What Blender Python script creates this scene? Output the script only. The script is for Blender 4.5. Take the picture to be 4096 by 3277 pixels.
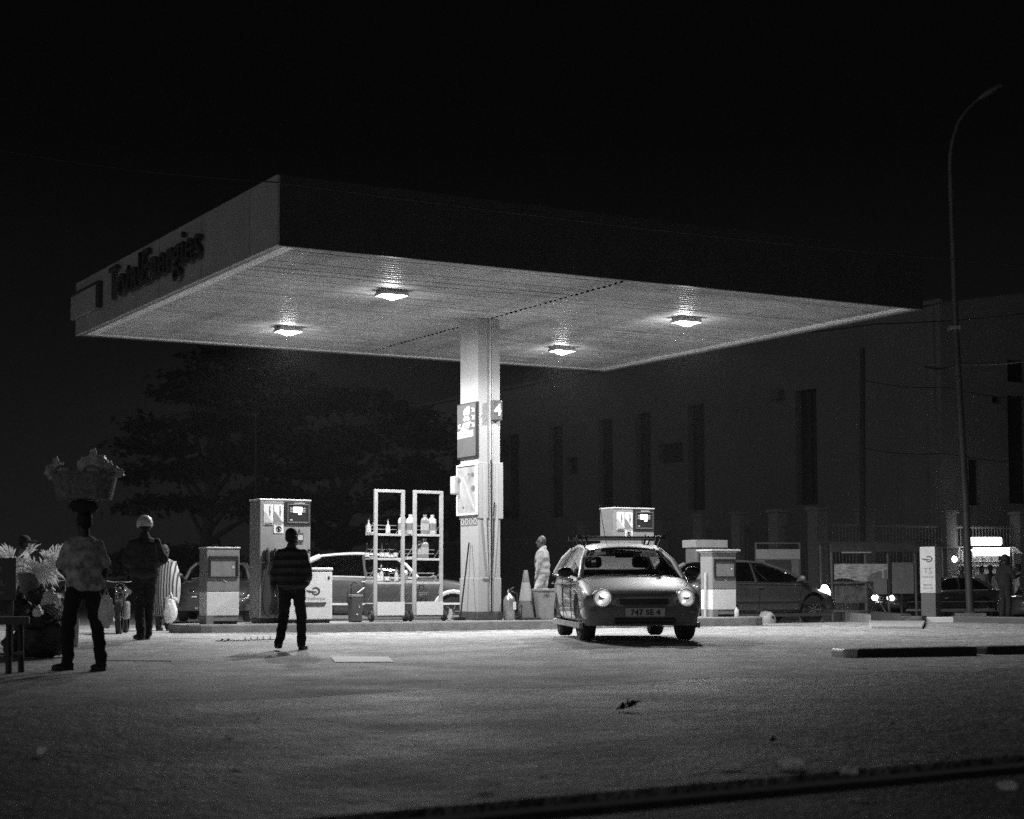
import bpy, bmesh, math, random
from mathutils import Vector, Matrix, Euler
random.seed(7)
for o in list(bpy.data.objects): bpy.data.objects.remove(o)
SC = bpy.context.scene
COL = SC.collection

# ------------------------------------------------------------------ camera
F, PITCH, ROLL, SHIFT, HC = 6999.0, .06263, .00283, 263.0, .90
_fw = Vector((0, math.cos(PITCH), math.sin(PITCH)))
_r0, _u0 = Vector((1, 0, 0)), Vector((0, -math.sin(PITCH), math.cos(PITCH)))
_rt = _r0*math.cos(ROLL) - _u0*math.sin(ROLL)
_up = _r0*math.sin(ROLL) + _u0*math.cos(ROLL)
EYE = Vector((0, 0, HC))
cd = bpy.data.cameras.new('camera'); cam = bpy.data.objects.new('camera', cd); COL.objects.link(cam)
cam.matrix_world = Matrix(((_rt.x, _up.x, -_fw.x, 0), (_rt.y, _up.y, -_fw.y, 0), (_rt.z, _up.z, -_fw.z, HC), (0, 0, 0, 1)))
cd.sensor_width = 36.0; cd.lens = F/4096*36; cd.shift_y = SHIFT/4096; cd.clip_end = 2000; cd.clip_start = .05
cd.dof.use_dof = True; cd.dof.focus_distance = 34.0; cd.dof.aperture_fstop = 2.4
SC.camera = cam

# ------------------------------------------------------------------ night sky, exposure
FILL_GLOW = .44
HAZE = .00025
W = bpy.data.worlds.new('World'); SC.world = W; W.use_nodes = True
nt = W.node_tree; bg = nt.nodes['Background']
tc = nt.nodes.new('ShaderNodeTexCoord'); sx = nt.nodes.new('ShaderNodeSeparateXYZ'); cr = nt.nodes.new('ShaderNodeValToRGB')
nt.links.new(tc.outputs['Generated'], sx.inputs[0]); nt.links.new(sx.outputs['Z'], cr.inputs[0]); 
# fill glow added behind the camera for surfaces facing it, low at left rear
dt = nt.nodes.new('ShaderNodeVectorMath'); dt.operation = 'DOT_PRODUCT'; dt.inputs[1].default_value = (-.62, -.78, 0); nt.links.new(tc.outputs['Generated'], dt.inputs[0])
gl = nt.nodes.new('ShaderNodeMapRange'); gl.inputs['From Min'].default_value = .05; gl.inputs['From Max'].default_value = 1.; gl.inputs['To Max'].default_value = FILL_GLOW; nt.links.new(dt.outputs['Value'], gl.inputs['Value'])
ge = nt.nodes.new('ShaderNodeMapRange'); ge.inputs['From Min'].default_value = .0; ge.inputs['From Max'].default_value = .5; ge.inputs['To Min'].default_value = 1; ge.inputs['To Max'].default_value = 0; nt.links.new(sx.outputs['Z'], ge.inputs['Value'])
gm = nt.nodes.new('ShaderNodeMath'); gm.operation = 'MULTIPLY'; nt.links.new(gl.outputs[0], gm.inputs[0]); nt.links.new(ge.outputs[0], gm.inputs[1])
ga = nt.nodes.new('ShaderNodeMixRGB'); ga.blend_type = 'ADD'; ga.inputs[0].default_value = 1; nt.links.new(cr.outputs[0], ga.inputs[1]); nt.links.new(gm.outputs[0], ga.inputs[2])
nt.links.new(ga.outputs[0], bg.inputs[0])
el = cr.color_ramp.elements
for p, c in ((0, .0085), (.10, .0055), (.25, .0016), (.6, .0008)):
    e = el[0] if p == 0 else el.new(p)
    e.position = p; e.color = (c, c, c, 1)
el[-1].color = (.0006,)*3 + (1,)
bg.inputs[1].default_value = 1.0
vs = SC.view_settings
SC.display_settings.display_device = 'sRGB'
vs.view_transform = 'Standard'; vs.look = 'None'; vs.exposure = 0.0; vs.gamma = 1.0; vs.use_curve_mapping = False
cy = SC.cycles
cy.use_denoising = False; cy.max_bounces = 6; cy.diffuse_bounces = 3; cy.glossy_bounces = 3; cy.transparent_max_bounces = 12
cy.sample_clamp_indirect = 4.0; cy.caustics_reflective = False; cy.caustics_refractive = False

# ------------------------------------------------------------------ measuring helpers (photo pixels -> place in the world)
def ray(px, py):
    return _fw + _rt*((px - 2048)/F) + _up*(-(py - 1638.5 - SHIFT)/F)
def S01(t):
    t = max(0., min(1., t)); return t*t*(3 - 2*t)
def gz(x, y):
    z = -.03
    z += .11*math.exp(-((x - 1.7)/2.2)**2/2 - ((y - 26.8)/3.6)**2/2)
    z += .09*math.exp(-((x + 5.6)/1.5)**2/2 - ((y - 27.5)/4.5)**2/2)
    z -= .17*S01((y - 42.5)/8)*S01((x - 3)/4)
    return z
def onz(px, py, z):
    r = ray(px, py); return EYE + r*((z - HC)/r.z)
def ond(px, py, d):
    r = ray(px, py); return EYE + r*(d/r.y)
def ground(px, py):
    z = -.03
    for _ in range(12):
        p = onz(px, py, z); z = gz(p.x, p.y)
    return Vector((p.x, p.y, z))
def atd(px, d):
    p = ond(px, 2340, d); return Vector((p.x, p.y, gz(p.x, p.y)))
def onplane(px, py, p0, n):
    r = ray(px, py); return EYE + r*((p0 - EYE).dot(n)/r.dot(n))
TH = .51608
U = Vector((math.cos(TH), math.sin(TH), 0)); V = Vector((-math.sin(TH), math.cos(TH), 0))
CA = Vector((-3.825, 28.185, 0)); CL, CW = 13.966, 11.83
SOF = HC + 5.55; FH = 1.15
CEN = CA + U*(CL/2) + V*(CW/2)
def isl(px, off=0., z=.17):
    """point on the line through the column along the island, at image column px, moved off metres towards the back"""
    r = ray(px, 2400); b = CEN + V*off
    # b + U t = k r (xy)
    det = U.x*(-r.y) - U.y*(-r.x)
    t = ((-b.x)*(-r.y) - (-b.y)*(-r.x))/det
    p = b + U*t; return Vector((p.x, p.y, z))

# ------------------------------------------------------------------ materials
def nodes(name):
    m = bpy.data.materials.new(name); m.use_nodes = True
    t = m.node_tree; return m, t, t.nodes['Principled BSDF']
def mat(name, c, rough=.6, metal=0., var=.25, scale=6., bump=.0, bscale=40., coat=0., spec=.5, stretch=None, dirt=0.):
    m, t, b = nodes(name)
    L = t.links.new
    tcn = t.nodes.new('ShaderNodeTexCoord'); mp = t.nodes.new('ShaderNodeMapping'); L(tcn.outputs['Object'], mp.inputs[0])
    if stretch: mp.inputs['Scale'].default_value = stretch
    n = t.nodes.new('ShaderNodeTexNoise'); n.inputs['Scale'].default_value = scale; n.inputs['Detail'].default_value = 6; n.inputs['Roughness'].default_value = .65
    L(mp.outputs[0], n.inputs['Vector'])
    r = t.nodes.new('ShaderNodeMapRange'); r.inputs['From Min'].default_value = .25; r.inputs['From Max'].default_value = .75
    r.inputs['To Min'].default_value = c*(1 - var); r.inputs['To Max'].default_value = min(.95, c*(1 + var))
    L(n.outputs['Fac'], r.inputs['Value'])
    out = r.outputs[0]
    if dirt:
        n2 = t.nodes.new('ShaderNodeTexNoise'); n2.inputs['Scale'].default_value = scale*.35; n2.inputs['Detail'].default_value = 8
        L(mp.outputs[0], n2.inputs['Vector'])
        r2 = t.nodes.new('ShaderNodeMapRange'); r2.inputs['From Min'].default_value = .48; r2.inputs['From Max'].default_value = .72
        r2.inputs['To Min'].default_value = 1; r2.inputs['To Max'].default_value = 1 - dirt
        L(n2.outputs['Fac'], r2.inputs['Value'])
        mu = t.nodes.new('ShaderNodeMath'); mu.operation = 'MULTIPLY'; L(out, mu.inputs[0]); L(r2.outputs[0], mu.inputs[1]); out = mu.outputs[0]
    L(out, b.inputs['Base Color'])
    b.inputs['Roughness'].default_value = rough; b.inputs['Metallic'].default_value = metal
    b.inputs['Coat Weight'].default_value = coat; b.inputs['Coat Roughness'].default_value = .06
    b.inputs['Specular IOR Level'].default_value = spec
    if bump:
        n3 = t.nodes.new('ShaderNodeTexNoise'); n3.inputs['Scale'].default_value = bscale; n3.inputs['Detail'].default_value = 4
        L(mp.outputs[0], n3.inputs['Vector'])
        bp = t.nodes.new('ShaderNodeBump'); bp.inputs['Strength'].default_value = 1; bp.inputs['Distance'].default_value = bump
        L(n3.outputs['Fac'], bp.inputs['Height']); L(bp.outputs[0], b.inputs['Normal'])
    return m
def emit(name, s):
    m, t, b = nodes(name); b.inputs['Base Color'].default_value = (.8, .8, .8, 1)
    b.inputs['Emission Color'].default_value = (1, 1, 1, 1); b.inputs['Emission Strength'].default_value = s
    return m
def glassm(name, tint=.6, rough=.03, dust=.12):
    m, t, b = nodes(name); t.nodes.remove(b)
    L = t.links.new; o = t.nodes['Material Output']
    tr = t.nodes.new('ShaderNodeBsdfTransparent'); tr.inputs[0].default_value = (tint, tint, tint, 1)
    gl = t.nodes.new('ShaderNodeBsdfGlossy'); gl.inputs['Roughness'].default_value = rough; gl.inputs[0].default_value = (.9, .9, .9, 1)
    fr = t.nodes.new('ShaderNodeFresnel'); fr.inputs[0].default_value = 1.5
    # thin dust film on the pane
    tcn = t.nodes.new('ShaderNodeTexCoord'); n = t.nodes.new('ShaderNodeTexNoise'); n.inputs['Scale'].default_value = 3; L(tcn.outputs['Object'], n.inputs['Vector'])
    mr = t.nodes.new('ShaderNodeMapRange'); mr.inputs['To Min'].default_value = .0; mr.inputs['To Max'].default_value = dust; L(n.outputs['Fac'], mr.inputs['Value'])
    df = t.nodes.new('ShaderNodeBsdfTranslucent'); df.inputs[0].default_value = (.6, .6, .6, 1)
    m1 = t.nodes.new('ShaderNodeMixShader'); L(mr.outputs[0], m1.inputs[0]); L(tr.outputs[0], m1.inputs[1]); L(df.outputs[0], m1.inputs[2])
    m2 = t.nodes.new('ShaderNodeMixShader'); L(fr.outputs[0], m2.inputs[0]); L(m1.outputs[0], m2.inputs[1]); L(gl.outputs[0], m2.inputs[2])
    L(m2.outputs[0], o.inputs[0]); return m

MT = {}
def M(k):
    return MT[k]
MT.update(
    white=mat('white_paint', .72, .45, var=.06, dirt=.15, scale=3),
    whitesteel=mat('painted_steel', .60, .4, var=.08, dirt=.25, scale=4),
    light=mat('light_grey_paint', .45, .45, var=.1, dirt=.2),
    mid=mat('mid_grey_paint', .22, .45, var=.12, dirt=.2),
    dark=mat('dark_grey_paint', .07, .45, var=.2),
    black=mat('black_plastic', .018, .45, var=.3),
    rubber=mat('rubber', .022, .75, var=.3, bump=.004, bscale=60),
    steel=mat('worn_steel', .42, .35, metal=.8, var=.2),
    chrome=mat('chrome', .85, .08, metal=1., var=.03),
    concrete=mat('kerb_concrete', .24, .85, var=.3, scale=4, bump=.01, dirt=.35),
    slat=mat('canopy_slats', .56, .34, var=.22, scale=1.2, stretch=(.35, 12, 1), dirt=.35),
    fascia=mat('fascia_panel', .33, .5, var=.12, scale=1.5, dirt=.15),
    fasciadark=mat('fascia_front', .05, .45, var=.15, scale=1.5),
    letter=mat('letters', .03, .5, var=.2),
    column=mat('column_paint', .39, .5, var=.06, scale=2, stretch=(1, 1, .35), dirt=.18),
    pumpgrey=mat('pump_grey', .25, .45, var=.1, dirt=.2),
    post=mat('post_paint', .055, .55, var=.2, dirt=.3), signdark=mat('sign_dark', .11, .4, var=.12, dirt=.1),
    plinth=mat('plinth', .06, .7, var=.4),
    lens=emit('lamp_lens', 40.0), screen=emit('pump_screen', 4.0), screen2=emit('pump_digits', 1.3),
    headlit=emit('lit_headlight', 16.0), bulb=emit('bulb', 30.0), lightbox=emit('light_box', 6.0), tube=emit('fluorescent_tube', 22.0),
    glass=glassm('clear_glass', .85), carglass=glassm('car_glass', .62, dust=.5), tinted=glassm('tinted_glass', .15, dust=.03), bottle=glassm('bottle_glass', .45),
    plastic=mat('pale_plastic', .6, .3, var=.1), plasticmid=mat('grey_plastic', .25, .35, var=.15), plasticdark=mat('dark_plastic', .05, .35, var=.2),
    skin=mat('skin', .035, .5, var=.15, scale=20), hair=mat('hair', .008, .7, var=.3, bump=.004, bscale=120),
    jeans=mat('dark_trousers', .014, .9, var=.35, bump=.01, bscale=14), shoe=mat('shoe', .012, .5, var=.3),
    shirtdark=mat('dark_shirt', .03, .9, var=.4, bump=.012, bscale=10), shirtgrey=mat('patterned_shirt', .40, .9, var=.9, scale=11, bump=.012, bscale=10),
    jacket=mat('pale_jacket', .27, .8, var=.15, bump=.02, bscale=9), helmet=mat('helmet_shell', .5, .35, var=.5, scale=9),
    bag=mat('plastic_bag', .62, .35, var=.25, scale=9, bump=.03, bscale=12), bagmid=mat('tinted_bag', .5, .3, var=.6, scale=12, bump=.03, bscale=14),
    bagdark=mat('dark_bundle', .035, .55, var=.8, scale=5, bump=.05, bscale=7), basket=mat('woven_basket', .2, .8, var=.9, scale=26),
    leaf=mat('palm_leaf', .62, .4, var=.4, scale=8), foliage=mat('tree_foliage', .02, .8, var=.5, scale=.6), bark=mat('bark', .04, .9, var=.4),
    wall=mat('rendered_wall', .15, .9, var=.18, scale=.25, dirt=.3), walldark=mat('window_recess', .012, .5, var=.3),
    paper=mat('paper_litter', .85, .8, var=.15, bump=.01, bscale=30), wood=mat('old_wood', .12, .8, var=.4, stretch=(1, 1, .2)),
    cloth2=mat('white_cloth', .4, .85, var=.1, bump=.02, bscale=10),
    cone=mat('cone_plastic', .14, .55, var=.2), conelight=mat('cone_band', .32, .5, var=.2),
    seat=mat('seat_fabric', .12, .9, var=.3), interior=mat('cabin_trim', .10, .7, var=.3),
    paint=mat('road_paint', .8, .7, var=.2, scale=14, dirt=.25), poster=mat('poster_print', .35, .5, var=.5, scale=2.2),
    board=mat('notice_board', .42, .6, var=.7, scale=7, stretch=(1, 1, 3)), darkwood=mat('stall_board', .06, .8, var=.6, scale=5),
)
def carpaint(name, c, metal=.2):
    return mat(name, c, .5, metal=metal, var=.12, scale=5, coat=1., dirt=.15)
def thinm(name, c, tr=.5, rough=.4, scale=9, var=.3):
    m = mat(name, c, rough, var=var, scale=scale, bump=.02, bscale=12); t = m.node_tree; b = t.nodes['Principled BSDF']; L = t.links.new
    ts = t.nodes.new('ShaderNodeBsdfTranslucent'); ts.inputs[0].default_value = (c, c, c, 1)
    mx = t.nodes.new('ShaderNodeMixShader'); mx.inputs[0].default_value = tr; L(b.outputs[0], mx.inputs[1]); L(ts.outputs[0], mx.inputs[2]); L(mx.outputs[0], t.nodes['Material Output'].inputs[0])
    return m
MT.update(paper=thinm('paper_litter', .95, .75), leaf=thinm('palm_leaf', .95, .5), bag=thinm('plastic_bag', .9, .4), bagmid=thinm('tinted_bag', .8, .45, scale=14, var=.5), lampbowl=mat('lamp_bowl', .8, .3, metal=.2, var=.25, scale=30), parklight=emit('parking_light', 3.2))
def stripes(name, c0, c1, scale, axis='Z', rough=.85, thr=.5):
    m, t, b = nodes(name); L = t.links.new
    tcn = t.nodes.new('ShaderNodeTexCoord'); w = t.nodes.new('ShaderNodeTexWave'); w.bands_direction = axis
    w.inputs['Scale'].default_value = scale; w.inputs['Distortion'].default_value = 1.2; w.inputs['Detail'].default_value = 2
    L(tcn.outputs['Object'], w.inputs['Vector'])
    cr = t.nodes.new('ShaderNodeValToRGB'); cr.color_ramp.elements[0].position = thr - .1; cr.color_ramp.elements[1].position = thr + .1
    cr.color_ramp.elements[0].color = (c0,)*3 + (1,); cr.color_ramp.elements[1].color = (c1,)*3 + (1,)
    L(w.outputs['Fac'], cr.inputs[0]); L(cr.outputs[0], b.inputs['Base Color']); b.inputs['Roughness'].default_value = rough
    return m
MT['stripeshirt'] = stripes('banded_jacket', .012, .06, 2.6)
MT['stripecloth'] = stripes('striped_wrap', .04, .36, 6.0, 'X', thr=.42)
MT['checker'] = stripes('checkered_cloth', .1, .5, 10., 'DIAGONAL')

def groundmat(name, c, sparkle, rough, bumpd=.03):
    """old asphalt / concrete: large stains, mid patches, aggregate and a grain bump"""
    m, t, b = nodes(name); L = t.links.new
    tcn = t.nodes.new('ShaderNodeTexCoord')
    def noise(sc, det, lo, hi, a, bb, st=None):
        n = t.nodes.new('ShaderNodeTexNoise'); n.inputs['Scale'].default_value = sc; n.inputs['Detail'].default_value = det; n.inputs['Roughness'].default_value = .6
        src = tcn.outputs['Object']
        if st:
            mp = t.nodes.new('ShaderNodeMapping'); mp.inputs['Scale'].default_value = st; mp.inputs['Rotation'].default_value = (0, 0, -TH); L(src, mp.inputs[0]); src = mp.outputs[0]
        L(src, n.inputs['Vector'])
        r = t.nodes.new('ShaderNodeMapRange'); r.inputs['From Min'].default_value = lo; r.inputs['From Max'].default_value = hi
        r.inputs['To Min'].default_value = a; r.inputs['To Max'].default_value = bb; L(n.outputs['Fac'], r.inputs['Value']); return r.outputs[0], n
    def mul(a, bb):
        q = t.nodes.new('ShaderNodeMath'); q.operation = 'MULTIPLY'; L(a, q.inputs[0]); L(bb, q.inputs[1]); return q.outputs[0]
    a, _ = noise(.3, 6, .3, .7, c*.75, c*1.22, (.8, 1.2, 1))
    p, _ = noise(2.8, 8, .3, .72, 1.4, .55)
    sk, _ = noise(1.3, 6, .55, .66, 1, .7, (.3, 1.6, 1))
    g, gn = noise(30, 4, .3, .75, .35, 1.75 + sparkle)
    st, _ = noise(.9, 7, .58, .68, 1, .55)
    g2, gn2 = noise(7.5, 3, .32, .68, .62, 1.5)
    L(mul(mul(mul(mul(mul(a, p), g), g2), st), sk), b.inputs['Base Color'])
    rr, _ = noise(.8, 6, .35, .68, rough - .05, rough + .1)
    L(rr, b.inputs['Roughness'])
    b.inputs['Specular IOR Level'].default_value = .3
    bp = t.nodes.new('ShaderNodeBump'); bp.inputs['Strength'].default_value = 1; bp.inputs['Distance'].default_value = .012
    L(gn.outputs['Fac'], bp.inputs['Height'])
    b2 = t.nodes.new('ShaderNodeBump'); b2.inputs['Strength'].default_value = 1; b2.inputs['Distance'].default_value = bumpd
    L(gn2.outputs['Fac'], b2.inputs['Height']); L(bp.outputs[0], b2.inputs['Normal']); L(b2.outputs[0], b.inputs['Normal'])
    return m
MT['asphalt'] = groundmat('old_asphalt', .125, 1.6, .62, .05)
MT['apron'] = groundmat('apron_concrete', .27, .4, .72, .012)
MT['road'] = groundmat('road_asphalt', .10, .4, .7)

# ------------------------------------------------------------------ mesh helpers
class MB:
    def __init__(s):
        s.v, s.f, s.mi, s.M, s.m = [], [], [], Matrix(), 0
    def add(s, vs, fs):
        o = len(s.v); s.v += [s.M @ Vector(p) for p in vs]
        s.f += [tuple(o + i for i in f) for f in fs]; s.mi += [s.m]*len(fs); return s
    def box(s, x0, x1, y0, y1, z0, z1):
        vs = [(x, y, z) for z in (z0, z1) for y in (y0, y1) for x in (x0, x1)]
        return s.add(vs, [(0, 2, 3, 1), (4, 5, 7, 6), (0, 1, 5, 4), (2, 6, 7, 3), (0, 4, 6, 2), (1, 3, 7, 5)])
    def bar(s, a, b, w, h=None):
        a, b = Vector(a), Vector(b); d = b - a; L = d.length; h = h or w
        q = d.to_track_quat('X', 'Z').to_matrix().to_4x4(); k = s.M.copy(); s.M = s.M @ Matrix.Translation(a) @ q
        s.box(0, L, -w/2, w/2, -h/2, h/2); s.M = k; return s
    def tube(s, pts, r, n=8, cap=True):
        pts = [Vector(p) for p in pts]; rs = r if isinstance(r, (list, tuple)) else [r]*len(pts)
        vs, fs = [], []; ref = None
        for i, p in enumerate(pts):
            d = (pts[min(i+1, len(pts)-1)] - pts[max(i-1, 0)]).normalized()
            if ref is None: ref = d.orthogonal().normalized()
            ref = (ref - d*ref.dot(d)); ref = ref.normalized() if ref.length > 1e-6 else d.orthogonal().normalized()
            bi = d.cross(ref)
            for k in range(n):
                a = 2*math.pi*k/n; vs.append(p + (ref*math.cos(a) + bi*math.sin(a))*rs[i])
        for i in range(len(pts)-1):
            for k in range(n):
                fs.append((i*n+k, i*n+(k+1) % n, (i+1)*n+(k+1) % n, (i+1)*n+k))
        if cap: fs += [tuple(reversed(range(n))), tuple((len(pts)-1)*n+k for k in range(n))]
        return s.add(vs, fs)
    def lathe(s, prof, n=16, at=(0, 0, 0), axis='Z', cap=True):
        vs, fs = [], []
        for (r, z) in prof:
            for k in range(n):
                a = 2*math.pi*k/n; c, d = r*math.cos(a), r*math.sin(a)
                p = (c, d, z) if axis == 'Z' else ((c, z, -d) if axis == 'Y' else (z, c, d))
                vs.append(tuple(p[i] + at[i] for i in range(3)))
        for i in range(len(prof)-1):
            for k in range(n): fs.append((i*n+k, i*n+(k+1) % n, (i+1)*n+(k+1) % n, (i+1)*n+k))
        if cap:
            if prof[0][0] > 1e-4: fs.append(tuple(reversed(range(n))))
            if prof[-1][0] > 1e-4: fs.append(tuple((len(prof)-1)*n+k for k in range(n)))
        return s.add(vs, fs)
    def ell(s, c, r, nu=16, nv=10, rot=None):
        vs, fs = [], []; c = Vector(c); R = rot or Matrix.Identity(3)
        for j in range(1, nv):
            t = math.pi*j/nv
            for i in range(nu):
                a = 2*math.pi*i/nu
                vs.append(c + R @ Vector((r[0]*math.sin(t)*math.cos(a), r[1]*math.sin(t)*math.sin(a), -r[2]*math.cos(t))))
        b0, t0 = len(vs), len(vs)+1
        vs += [c + R @ Vector((0, 0, -r[2])), c + R @ Vector((0, 0, r[2]))]
        for j in range(nv-2):
            for i in range(nu): fs.append((j*nu+i, j*nu+(i+1) % nu, (j+1)*nu+(i+1) % nu, (j+1)*nu+i))
        for i in range(nu):
            fs.append((b0, (i+1) % nu, i)); fs.append((t0, (nv-2)*nu+i, (nv-2)*nu+(i+1) % nu))
        return s.add(vs, fs)
    def prism(s, poly, d0, d1, axis='Y'):
        n = len(poly)
        def P(a, b, d): return (a, d, b) if axis == 'Y' else ((d, a, b) if axis == 'X' else (a, b, d))
        vs = [P(a, b, d0) for a, b in poly] + [P(a, b, d1) for a, b in poly]
        return s.add(vs, [tuple(range(n)), tuple(reversed(range(n, 2*n)))] + [(i, n+i, n+(i+1) % n, (i+1) % n) for i in range(n)])
    def grid(s, rows):
        n = len(rows[0]); vs = [p for r in rows for p in r]
        return s.add(vs, [(j*n+i, j*n+i+1, (j+1)*n+i+1, (j+1)*n+i) for j in range(len(rows)-1) for i in range(n-1)])
    def mesh(s, name, fix=True):
        me = bpy.data.meshes.new(name); me.from_pydata([tuple(v) for v in s.v], [], s.f)
        for p, i in zip(me.polygons, s.mi): p.material_index = i
        if fix:
            bm = bmesh.new(); bm.from_mesh(me); bmesh.ops.recalc_face_normals(bm, faces=bm.faces); bm.to_mesh(me); bm.free()
        return me
    def build(s, name, mats, parent=None, smooth=None, bevel=0., fix=True):
        me = s.mesh(name, fix)
        return link(name, me, mats, parent, smooth, bevel)
def link(name, me, mats, parent=None, smooth=None, bevel=0.):
    for m in (mats if isinstance(mats, (list, tuple)) else [mats]): me.materials.append(MT[m] if isinstance(m, str) else m)
    if smooth is not None:
        me.polygons.foreach_set('use_smooth', [True]*len(me.polygons))
        me.set_sharp_from_angle(angle=math.radians(smooth))
    o = bpy.data.objects.new(name, me); COL.objects.link(o)
    if parent is not None: o.parent = parent
    if bevel:
        b = o.modifiers.new('bevel', 'BEVEL'); b.width = bevel; b.segments = 2; b.limit_method = 'ANGLE'; b.angle_limit = math.radians(40)
    return o
def thing(name, label, cat, loc=(0, 0, 0), rz=0., group=None, scale=1.):
    o = bpy.data.objects.new(name, None); COL.objects.link(o); o.empty_display_size = .2
    o.location = loc; o.rotation_euler = (0, 0, rz); o.scale = (scale,)*3
    return tag(o, label, cat, group)
def tag(o, label, cat, group=None):
    o['label'] = label; o['category'] = cat
    if group: o['group'] = group
    return o
def struct(o, kind='structure'):
    o['kind'] = kind; return o
def copytree(o, parent=None):
    c = o.copy(); COL.objects.link(c)
    if parent is not None: c.parent = parent
    for ch in list(o.children): copytree(ch, c)
    return c
def baked(mb_or_me, mods):
    """apply modifiers through the evaluated depsgraph; mods = list of (type, {attr: value})"""
    me = mb_or_me.mesh('tmp') if isinstance(mb_or_me, MB) else mb_or_me
    o = bpy.data.objects.new('tmp', me); COL.objects.link(o)
    for t, kw in mods:
        m = o.modifiers.new('m', t)
        for k, v in kw.items(): setattr(m, k, v)
    bpy.context.view_layer.update()
    dg = bpy.context.evaluated_depsgraph_get()
    out = bpy.data.meshes.new_from_object(o.evaluated_get(dg))
    bpy.data.objects.remove(o); return out
def cutter(mb):
    o = bpy.data.objects.new('cut', mb.mesh('cut')); COL.objects.link(o); return o
def textmesh(s, size, depth, bold=0., spacing=1., align='CENTER', shear=0.):
    c = bpy.data.curves.new('t', 'FONT'); c.body = s; c.size = size; c.extrude = depth/2; c.offset = bold; c.align_x = align; c.align_y = 'BOTTOM_BASELINE'
    c.space_character = spacing; c.resolution_u = 3; c.shear = shear
    o = bpy.data.objects.new('t', c); COL.objects.link(o); bpy.context.view_layer.update()
    me = bpy.data.meshes.new_from_object(o.evaluated_get(bpy.context.evaluated_depsgraph_get()))
    bpy.data.objects.remove(o); return me
FRONT = Matrix.Rotation(math.pi/2, 4, 'X')          # text plane XY -> XZ plane, facing -Y
def text(name, s, size, depth, m, parent, mtx, bold=0., spacing=1., align='CENTER', shear=0.):
    me = textmesh(s, size, depth, bold, spacing, align, shear); me.transform(mtx @ FRONT)
    return link(name, me, m, parent)

def slatmat():
    m = mat('soffit_paint', .43, .45, var=.25, scale=1.2, stretch=(.35, 12, 1), dirt=.4); t = m.node_tree; L = t.links.new; b = t.nodes['Principled BSDF']
    src = b.inputs['Base Color'].links[0].from_socket
    tcn = t.nodes.new('ShaderNodeTexCoord')
    def layer(sc, st, lo, hi, a, bb, rot=0):
        mp = t.nodes.new('ShaderNodeMapping'); mp.inputs['Scale'].default_value = st; mp.inputs['Rotation'].default_value = (0, 0, rot); L(tcn.outputs['Object'], mp.inputs[0])
        n = t.nodes.new('ShaderNodeTexNoise'); n.inputs['Scale'].default_value = sc; n.inputs['Detail'].default_value = 5; L(mp.outputs[0], n.inputs['Vector'])
        r = t.nodes.new('ShaderNodeMapRange'); r.inputs['From Min'].default_value = lo; r.inputs['From Max'].default_value = hi; r.inputs['To Min'].default_value = a; r.inputs['To Max'].default_value = bb
        L(n.outputs['Fac'], r.inputs['Value']); return r.outputs[0]
    for o in (layer(.32, (1, 1, 1), .35, .68, .68, 1.18), layer(.8, (1.6, .22, 1), .5, .68, 1, .66), layer(2.5, (1, 7, 1), .60, .68, 1, .45)):
        q = t.nodes.new('ShaderNodeMath'); q.operation = 'MULTIPLY'; L(src, q.inputs[0]); L(o, q.inputs[1]); src = q.outputs[0]
    L(src, b.inputs['Base Color']); return m
MT['slat'] = slatmat()

# ================================================================== ground
STEP_A, STEP_B = onz(2048, 3200, -.03), onz(4096, 3020, -.03)
SD = (STEP_B - STEP_A).normalized(); SN = Vector((-SD.y, SD.x, 0))
def axis(vals, lo, hi, st):
    r = []; x = lo
    while x < hi + 1e-6: r.append(x); x += st
    return sorted([v for v in vals if v < lo - .1 or v > hi + .1] + r)
gxs = axis([-600, -250, -120, -60, -40, 40, 60, 120, 250, 600], -24, 26, .8)
gys = axis([-30, -10, -4, 70, 85, 110, 160, 250, 500, 900], 0, 60, .8)
mb = MB(); mb.grid([[(x, y, gz(x, y)) for x in gxs] for y in gys])
me = mb.mesh('ground', False)
bm = bmesh.new(); bm.from_mesh(me)
bmesh.ops.bisect_plane(bm, geom=bm.verts[:] + bm.edges[:] + bm.faces[:], plane_co=STEP_A, plane_no=SN, clear_inner=True)
edge = [e for e in bm.edges if all(abs((v.co - STEP_A).dot(SN)) < 1e-3 for v in e.verts)]
r = bmesh.ops.extrude_edge_only(bm, edges=edge)
for v in [g for g in r['geom'] if isinstance(g, bmesh.types.BMVert)]: v.co.z -= .04
bm.to_mesh(me); bm.free()
struct(link('ground', me, 'asphalt', smooth=60))
mb = MB(); mb.grid([[tuple(STEP_A + SD*a + SN*b + Vector((0, 0, -.065))) for a in (-600, -60, -20, 0, 20, 60, 600)] for b in (-60, -20, -8, -3, .02)])
struct(mb.build('road', 'road', fix=False))
# concrete apron either side of the island, one sheet that follows the ground
AP0, AP1 = -9.0, 8.0
def islf(t, v): return CEN + U*t + V*v
mb = MB(); rows = []
for j in range(37):
    v = -18.4 + j*.75; row = []
    for i in range(60):
        p = islf(-20 + i*.75, v + (random.uniform(-.35, .35) if j == 0 else 0)); row.append((p.x, p.y, gz(p.x, p.y) + (.0015 if j == 0 else .005)))
    rows.append(row)
mb.grid(rows); struct(mb.build('forecourt', 'apron', smooth=60, fix=False))

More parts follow.
